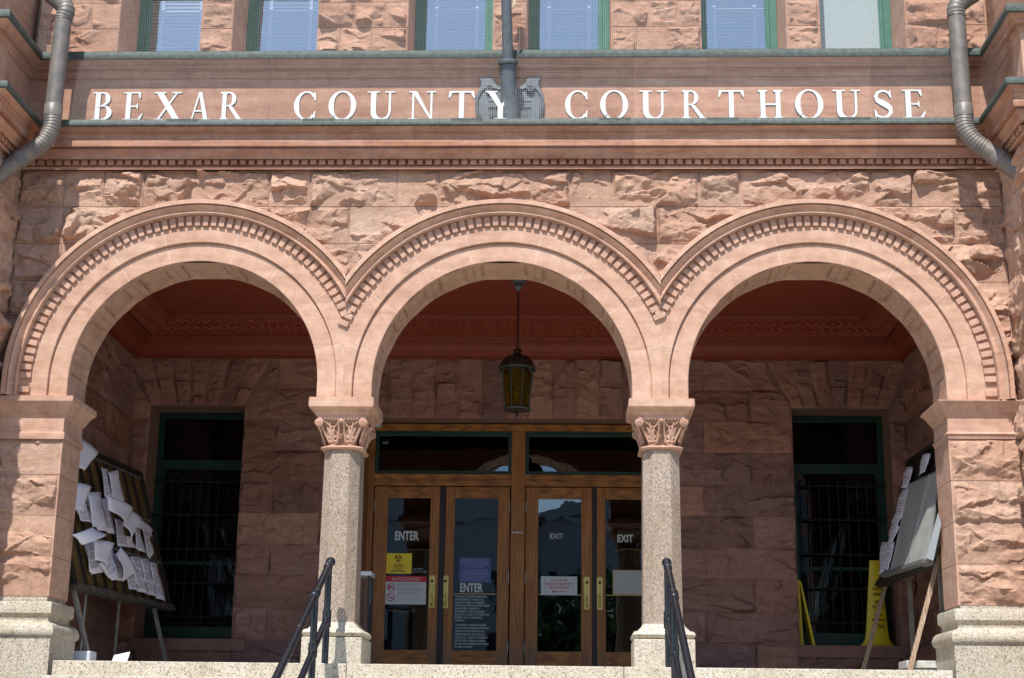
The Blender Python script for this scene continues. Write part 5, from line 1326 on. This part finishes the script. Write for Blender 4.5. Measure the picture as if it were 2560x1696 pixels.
papers = [
 ([(515, -5), (635, 98), (545, 208), (512, 185)], .25, .02, 1, 0, 'large sheet blown up at the top corner nearest the left pier'),
 ([(665, 200), (705, 215), (728, 385), (690, 380)], .06, .01, 2, 1, 'narrow printed stack in the top row of the left board'),
 ([(712, 228), (775, 216), (795, 388), (742, 398)], .09, .02, 2, 0, 'blank topped stack in the top row, beside the narrow printed one'),
 ([(497, 295), (590, 322), (535, 470), (488, 462)], .25, .02, 1, 0, 'blank sheet flying out beside the left pier, middle row'),
 ([(500, 460), (565, 430), (585, 548), (535, 535)], .10, .01, 3, 1, 'fanned stack under the flying sheet beside the left pier'),
 ([(575, 362), (655, 362), (685, 578), (612, 570)], .09, .02, 5, 0, 'thickest fanned stack in the middle row'),
 ([(662, 405), (702, 400), (735, 606), (685, 598)], .06, .01, 3, 1, 'printed stack right of the thickest stack, middle row'),
 ([(700, 376), (862, 455), (808, 560), (722, 470)], .30, .05, 1, 0, 'big curling sheet thrown up in the middle of the left board'),
 ([(862, 480), (922, 540), (852, 650), (805, 560)], .22, .04, 1, 0, 'pale sheet hanging out just under the big curling sheet'),
 ([(752, 530), (802, 556), (820, 708), (775, 698)], .05, .01, 2, 1, 'long printed stack below the big curling sheet'),
 ([(822, 640), (864, 650), (878, 712), (832, 702)], .05, .01, 2, 0, 'short stack peeping out under the pale hanging sheet'),
 ([(878, 585), (915, 590), (937, 738), (898, 720)], .05, .01, 2, 1, 'dog eared printed stack near the right of the middle row'),
 ([(925, 535), (992, 600), (985, 645), (905, 578)], .16, .02, 1, 1, 'printed sheet folded sideways at the right of the middle row'),
 ([(928, 575), (978, 640), (990, 715), (968, 765)], .05, .01, 2, 1, 'pointed sheet at the far right end of the middle row'),
 ([(484, 632), (600, 586), (678, 632), (545, 692)], .30, .09, 1, 0, 'rolled up sheet sticking out above the bottom row'),
 ([(565, 685), (612, 680), (652, 858), (592, 868)], .06, .01, 4, 1, 'first fanned stack of the bottom row'),
 ([(612, 668), (740, 690), (688, 830), (632, 790)], .22, .04, 1, 0, 'wide blank sheet hanging over the bottom row'),
 ([(655, 820), (738, 735), (762, 870), (715, 907)], .10, .02, 3, 1, 'twisted stack below the wide blank sheet'),
 ([(735, 770), (775, 750), (800, 932), (750, 918)], .07, .01, 2, 1, 'stack half covered by the swinging sheet, bottom row'),
 ([(788, 715), (888, 870), (800, 926), (768, 765)], .18, .04, 1, 0, 'swinging blank sheet in the middle of the bottom row'),
 ([(828, 915), (878, 895), (893, 992), (850, 982)], .06, .01, 2, 1, 'low hanging stack under the swinging sheet'),
 ([(860, 780), (920, 790), (956, 1012), (900, 990)], .06, .01, 3, 1, 'fourth stack from the right end of the bottom row'),
 ([(922, 795), (970, 800), (1010, 1027), (962, 1010)], .06, .01, 3, 1, 'crumpled stack second from the right end of the bottom row'),
 ([(980, 815), (1025, 830), (1067, 1047), (1018, 1025)], .06, .01, 3, 1, 'straight stack at the right end of the bottom row')]
for q, off, cu, ly, li, lab in papers:
    mx_, my_ = sum(p[0] for p in q)/4, sum(p[1] for p in q)/4; q = [(mx_+(p[0]-mx_)*1.14, my_+(p[1]-my_)*1.08) for p in q]
    sheet(LP, [zA(p) for p in q], off, cu, 'paper_notice', lab, 'papers clipped to the left notice board', ly, lines=bool(li))

A1 = at(2333, 1402, 1.0); B1 = atz(2201, 1458, A1[2]); T1 = atx(2272, 1159, B1[0]+.40)
RP = Plane(A1, B1-A1, T1-B1); L, H = RP.L, RP.H
b2 = thing('display_board', 'leaning board with glazed cases and notices beside the right pier', 'notice board', (A1[0], 2.5, 0))
RP.obox(MB(), -.04, L, 0, H, -.03, 0).build('back_panel', DKWOOD, b2)
mb = MB(); RP.obox(mb, -.05, L+.03, -.05, .02, -.05, .05); RP.obox(mb, -.05, L+.03, H-.03, H+.03, -.04, .04); RP.obox(mb, L-.03, L+.03, 0, H, -.04, .03); mb.build('frame', DKWOOD, b2, bevel=.004)
mb = MB(); ml = MB()
def qpt(u, v, off): return RP.hit(*zD((u, v)), off)
off = .10
for q in ([(1612, 298), (1738, 240), (1590, 828), (1480, 885)], [(1742, 238), (1800, 210), (1735, 788), (1594, 828)]):
    c = [qpt(*p, off) for p in q]
    for a, b in zip(c, c[1:]+c[:1]): ml.tube([a, b], .016, 4)
    mb.add(c, [(0, 1, 2, 3)])
mb.build('case_glass', simple('scuffed_plexiglass_sheen', (.50, .52, .49), .35, 0, .3, 2.5, 0, .5, c2=(.36, .39, .37)), b2); ml.build('case_frame', SILVER, b2)  # opaque pale grey paints in the reflection along with the scuffing
c = [qpt(*p, .03) for p in ((1612, 298), (1800, 210), (1735, 788), (1480, 885))]
MB().add(c, [(0, 1, 2, 3)]).build('case_backing', simple('case_cloth', (.74, .73, .66), .9, 0, .25, 3), b2)
c = [qpt(*p, off+.02) for p in ((1790, 485), (1812, 560), (1760, 800), (1712, 782))]; MB().add(c, [(0, 1, 2, 3)]).build('open_lid', ACR, b2)
a, b = qpt(1475, 905, .0), qpt(1765, 812, .0); d = b-a
MB().obox(a-RP.U*.03, d, RP.N*.12, RP.U*.05).build('case_sill', SILVER, b2, bevel=.003)
def dleg(p, q, y, w=.055):
    P_ = qpt(*p, -.02); Q_ = at(*zD(q), P_[1]-.25); d = Q_-P_; mb = MB(); Q_ = P_+d*1.12
    mb.obox(Q_, (w, 0, 0), (0, .04, 0), P_-Q_); mb.build('leg', LEGW, b2, bevel=.003)
dleg((1438, 950), (1295, 1490), 0); dleg((1786, 760), (1600, 1480), 0)
for a_ in (.5, 1.9):
    p = RP.pt(a_, .5, -.05); MB().obox((p[0], p[1], 0), (.05, 0, 0), (0, .05, 0), (0, 0, p[2])).build('rear_strut', OLDWOOD, b2)
rp = [([(1580, 195), (1620, 188), (1598, 320), (1546, 325)], 'small stack at the top far corner of the glazed board'),
      ([(1550, 345), (1607, 325), (1560, 520), (1498, 512)], 'large printed stack in the upper row of the glazed board'),
      ([(1500, 520), (1545, 500), (1525, 580), (1478, 580)], 'grey shaded sheet below the large printed stack'),
      ([(1480, 590), (1532, 570), (1500, 672), (1462, 670)], 'ringed stack at mid height of the glazed board'),
      ([(1420, 682), (1460, 680), (1440, 890), (1402, 900)], 'long printed stack at the lower outer edge of the glazed board'),
      ([(1460, 680), (1500, 675), (1470, 865), (1438, 862)], 'lilac white stack between the long stack and the glass case'),
      ([(1690, 110), (1735, 100), (1710, 220), (1660, 262)], 'pale sheet pinned above the glass case')]
for q, lab in rp: sheet(RP, [zD(p) for p in q], .07, .02, 'paper_notice', lab, 'papers clipped to the right display board', 2)

# ------------------------------------------------------------------ yellow floor signs on the right sill
zs_ = ZWB
def cpt(u, v, y): return at(*zD((u, v)), y)
yc_ = B+.2
pb0, pb1 = cpt(1300, 1350, yc_), cpt(1485, 1350, yc_); xc_ = (pb0[0]+pb1[0])/2; ht = cpt(1376, 800, yc_)[2]-zs_
cone = thing('caution_cone', 'tall yellow wet floor cone standing on the right window sill', 'floor sign', (xc_, yc_, zs_))
hw = (pb1[0]-pb0[0])/2; xt_ = cpt(1376, 800, yc_)[0]; tw = (cpt(1410, 800, yc_)[0]-cpt(1344, 800, yc_)[0])/2
prof = [(hw*1.12, 0), (hw*1.12, .035), (hw*1.0, .045), (hw*.84, .10), (hw*.76, .2)]+[(hw*.76+(tw-hw*.76)*t, .2+(ht-.2)*t) for t in (.25, .5, .75, 1)]
mb = MB(); vs = []; 
for r_, z in prof:
    t = z/ht; cc = xc_+(xt_-xc_)*t; b_ = r_*.45
    vs += [(cc-r_, yc_-b_*.55, zs_+z), (cc-r_*.62, yc_-b_, zs_+z), (cc+r_*.62, yc_-b_, zs_+z), (cc+r_, yc_-b_*.55, zs_+z), (cc+r_, yc_+b_*.55, zs_+z), (cc+r_*.62, yc_+b_, zs_+z), (cc-r_*.62, yc_+b_, zs_+z), (cc-r_, yc_+b_*.55, zs_+z)]
k = len(prof); mb.add(vs, [(i*8+j, i*8+(j+1) % 8, (i+1)*8+(j+1) % 8, (i+1)*8+j) for i in range(k-1) for j in range(8)]+[tuple(range((k-1)*8, k*8))])
mb.build('cone_body', YEL, cone, 30)
def ctext(t, u0, u1, v0, v1):
    p = cpt(u0, v1, yc_); q = cpt(u1, v0, yc_); zmid = (p[2]+q[2])/2-zs_
    r_ = np.interp(zmid, [a[1] for a in prof], [a[0] for a in prof]); yy = yc_-r_*.45-.012
    text(t, 0, 0, 0, 0, yy, BLK, cone, plane=(p[0], q[0], p[2], q[2]), bold=.02)
ctext('CAUTION', 1358, 1430, 975, 994); ctext('CUIDADO', 1358, 1432, 1012, 1030); ctext('WET', 1368, 1420, 1062, 1082); ctext('FLOOR', 1358, 1430, 1096, 1114); ctext('PISO', 1370, 1420, 1148, 1166); ctext('MOJADO', 1352, 1443, 1182, 1200)
p = cpt(1390, 945, yc_); r_ = .1
tri = [(p[0]-.05, p[2]-.04), (p[0]+.05, p[2]-.04), (p[0], p[2]+.04)]
mb = MB()
for a, b in zip(tri, tri[1:]+tri[:1]): mb.tube([(a[0], yc_-.075, a[1]), (b[0], yc_-.075, b[1])], .005, 4)
for i in range(3): mb.box(p[0]-.04, p[0]+.05, yc_-.118, yc_-.112, cpt(1390, 1225+9*i, yc_)[2], cpt(1390, 1225+9*i, yc_)[2]+.007)
mb.build('symbol', BLK, cone)
def aframe(t0, t1, b0, b1, lab, y=B+.12):
    root = thing('folding_floor_sign', lab, 'floor sign', cpt(b0[0], b0[1], y), 'yellow folding signs leaning on the right sill')
    A_, B_, C_, D_ = cpt(*t0, y), cpt(*t1, y), cpt(*b1, y), cpt(*b0, y); C_[2] = D_[2] = zs_+.004
    dv = np.array([0, .28, 0])
    mb = MB(); P = [A_, B_, C_, D_]; mb.add([*P, *[q+dv for q in P]], [(0, 1, 2, 3), (7, 6, 5, 4), (0, 4, 5, 1), (1, 5, 6, 2), (2, 6, 7, 3), (3, 7, 4, 0)])
    mb.build('leaf', YEL, root, bevel=.003)
aframe((864, 928), (878, 926), (892, 1352), (904, 1352), 'yellow folding sign upright against the right window jamb')
aframe((868, 925), (884, 925), (904, 1352), (914, 1352), 'inner leaf of yellow folding sign just right of the upright one', B+.10)
aframe((882, 925), (898, 940), (974, 1350), (990, 1350), 'yellow folding sign leaning at a slant on the right sill')

# ------------------------------------------------------------------ small things
def zB(p): return (700+p[0]*.38265, 1096+p[1]*.38265)
ysd = 2.2
p0 = at(*zB((430, 900)), ysd); p1 = at(*zB((585, 900)), ysd)
sd = thing('brochure_stand', 'clear brochure stand with white cap behind the left column', 'stand', ((p0[0]+p1[0])/2, ysd, 0))
ztp = at(*zB((590, 868)), ysd)[2]; zcp = at(*zB((590, 897)), ysd)[2]; xr_ = at(*zB((600, 880)), ysd)[0]; xl_ = xr_-.42
MB().box(xl_, xr_, ysd, ysd+.35, zcp, ztp).build('cap', ACR, sd, bevel=.01)
MB().box(xr_-.05, xr_-.02, ysd+.01, ysd+.04, 0, zcp).box(xl_+.02, xl_+.05, ysd+.01, ysd+.04, 0, zcp).box(xr_-.05, xr_-.02, ysd+.31, ysd+.34, 0, zcp).box(xl_+.02, xl_+.05, ysd+.31, ysd+.34, 0, zcp).build('post', simple('dark_bronze_frame', (.05, .04, .045), .4, .4), sd)
MB().box(xl_+.05, xr_-.05, ysd+.02, ysd+.024, .3, zcp).box(xr_-.036, xr_-.032, ysd+.04, ysd+.31, .3, zcp).build('clear_panel', CGLASS, sd)
p = at(943, 1062, B-.06); dv_ = thing('door_sensor', 'small white sensor on the wall beside the left capital', 'sensor', p)
MB().box(p[0]-.045, p[0]+.05, B-.10, B+.03, p[2]-.03, p[2]+.03).build('housing', ACR, dv_, bevel=.012)
MB().tube([(p[0]+.05, B-.06, p[2]+.015), (p[0]+.11, B-.08, p[2]+.03)], .008, 8).build('arm', DARKI, dv_)
p = atz(422, 795, ZCL-.03); o = thing('ceiling_sensor', 'small pale round fixture at the left corner of the red ceiling', 'sensor', p)
MB().ball(p, .035, 12, 7).build('casing', CREAM, o, 60); MB().tube([p, p+np.array([0, 0, .04])], .02, 10).build('mount', RED, o)
def flat_paper(u, v, y, w, d, lab, rot):
    q = at(u, v, y); o = thing('loose_paper', lab, 'paper', (q[0], y, .0)); zz = q[2]
    mb = MB(); vs = []; n = 5
    for i in range(n+1):
        for j in range(n+1):
            a, b = (i/n-.5)*w, (j/n-.5)*d; vs.append((q[0]+a*math.cos(rot)-b*math.sin(rot)*.3, y+b, max(.004, .01+(b/d+.5)*zz*1.4*(1+.15*math.sin(a*9)))))
    mb.add(vs, [(i*(n+1)+j, (i+1)*(n+1)+j, (i+1)*(n+1)+j+1, i*(n+1)+j+1) for i in range(n) for j in range(n)])
    x = mb.build('sheet', PAPER, o, 60); x.modifiers.new('t', 'SOLIDIFY').thickness = .002
flat_paper(300, 1645, 1.2, .2, .25, 'loose white sheet on the porch floor under the left board', .4)
p = at(200, 1640, .9); o = thing('white_block', 'white wooden block on the floor by the left pier', 'block')
MB().box(p[0]-.13, p[0]+.13, .85, 1.1, 0, at(200, 1628, .9)[2]).build('body', ACR, o, bevel=.01)
p0 = at(2270, 1660, .8); p1 = at(2338, 1660, .8); o = thing('plank_stack', 'short stack of peeling white planks by the right pier', 'planks')
hh = at(2300, 1652, .8)[2]
MB().box(p0[0], p1[0]+.1, .8, 1.2, 0, hh*.48).box(p0[0]-.02, p1[0]+.1, .78, 1.2, hh*.52, hh).build('planks', simple('peeling_white', (.62, .61, .56), .8, 0, .3, 14, .3), o, bevel=.006)

# ------------------------------------------------------------------ street behind the viewer (seen in the glass)
def house(x, y, w, d, h, gable, lab, c):
    o = thing('street_building', lab, 'building', (x, y, -2.3), 'buildings across the street')
    mt = simple('render_'+str(int(x)), c, .9, 0, .15, 1)
    MB().box(x-w/2, x+w/2, y-d, y, -2.3, h).add([(x-w/2-.4, y+.3, h), (x+w/2+.4, y+.3, h), (x, y+.3, h+gable), (x-w/2-.4, y-d, h), (x+w/2+.4, y-d, h), (x, y-d, h+gable)], [(0, 1, 2), (3, 5, 4), (0, 2, 5, 3), (1, 4, 5, 2), (0, 3, 4, 1)]).build('wall', mt, o)
    n = int(w/3); fl_ = int((h+1)/3.4)
    for i in range(n):
        for j in range(fl_):
            xx = x-w/2+(i+.5)*w/n; z0 = -1.2+j*3.4
            MB().box(xx-.6, xx+.6, y, y+.06, z0, z0+1.9).build('window', PGLASS if False else ROOM, o)
house(-17, -50, 32, 14, 10.0, 7, 'long grey gabled building across the street to the left', (.30, .32, .34))
house(14.4, -50.5, 30.6, 14, 10.0, 7, 'dark grey gabled building across the street to the right', (.26, .28, .30))
TRM = simple('leaf_green', (.05, .09, .02), .7, 0, .4, 5); BRK = simple('bark', (.12, .09, .06), .9)
for i, (tx, ty, hh) in enumerate(((-9, -30, 8.0), (1.5, -33, 6.5), (-20, -28, 7.5))):
    o = thing('street_tree', ('broad green tree on the pavement to the left', 'small green tree facing the doors', 'far green tree by the road')[i], 'tree', (tx, ty, -2.3), 'trees along the street')
    mb = MB(); mb.tube([(tx, ty, -2.3), (tx+.1, ty, 0), (tx, ty+.1, 2.5)], [.28, .2, .14], 10)
    for k in range(6): a = k*1.05; mb.tube([(tx, ty, 1.2+.2*k), (tx+1.6*math.cos(a), ty+1.6*math.sin(a), 3+.3*k)], [.1, .04], 7)
    mb.build('trunk', BRK, o)
    r2 = np.random.default_rng(i); P = r2.normal(0, 1, (2200, 3)); P /= np.linalg.norm(P, axis=1)[:, None]; rad = r2.uniform(.35, 1, 2200)**.6
    lob = np.sin(P[:, 0]*5+i)*.18+np.sin(P[:, 2]*6)*.15+1; P = P*(rad*lob)[:, None]*np.array([2.8, 2.8, 2.2])+np.array([tx, ty, hh-3.2])
    mb = MB()
    for p in P:
        a, b = r2.normal(0, .16, 3), r2.normal(0, .16, 3); mb.add([p-a, p+b, p+a, p-b], [(0, 1, 2, 3)])
    mb.build('crown', TRM, o)
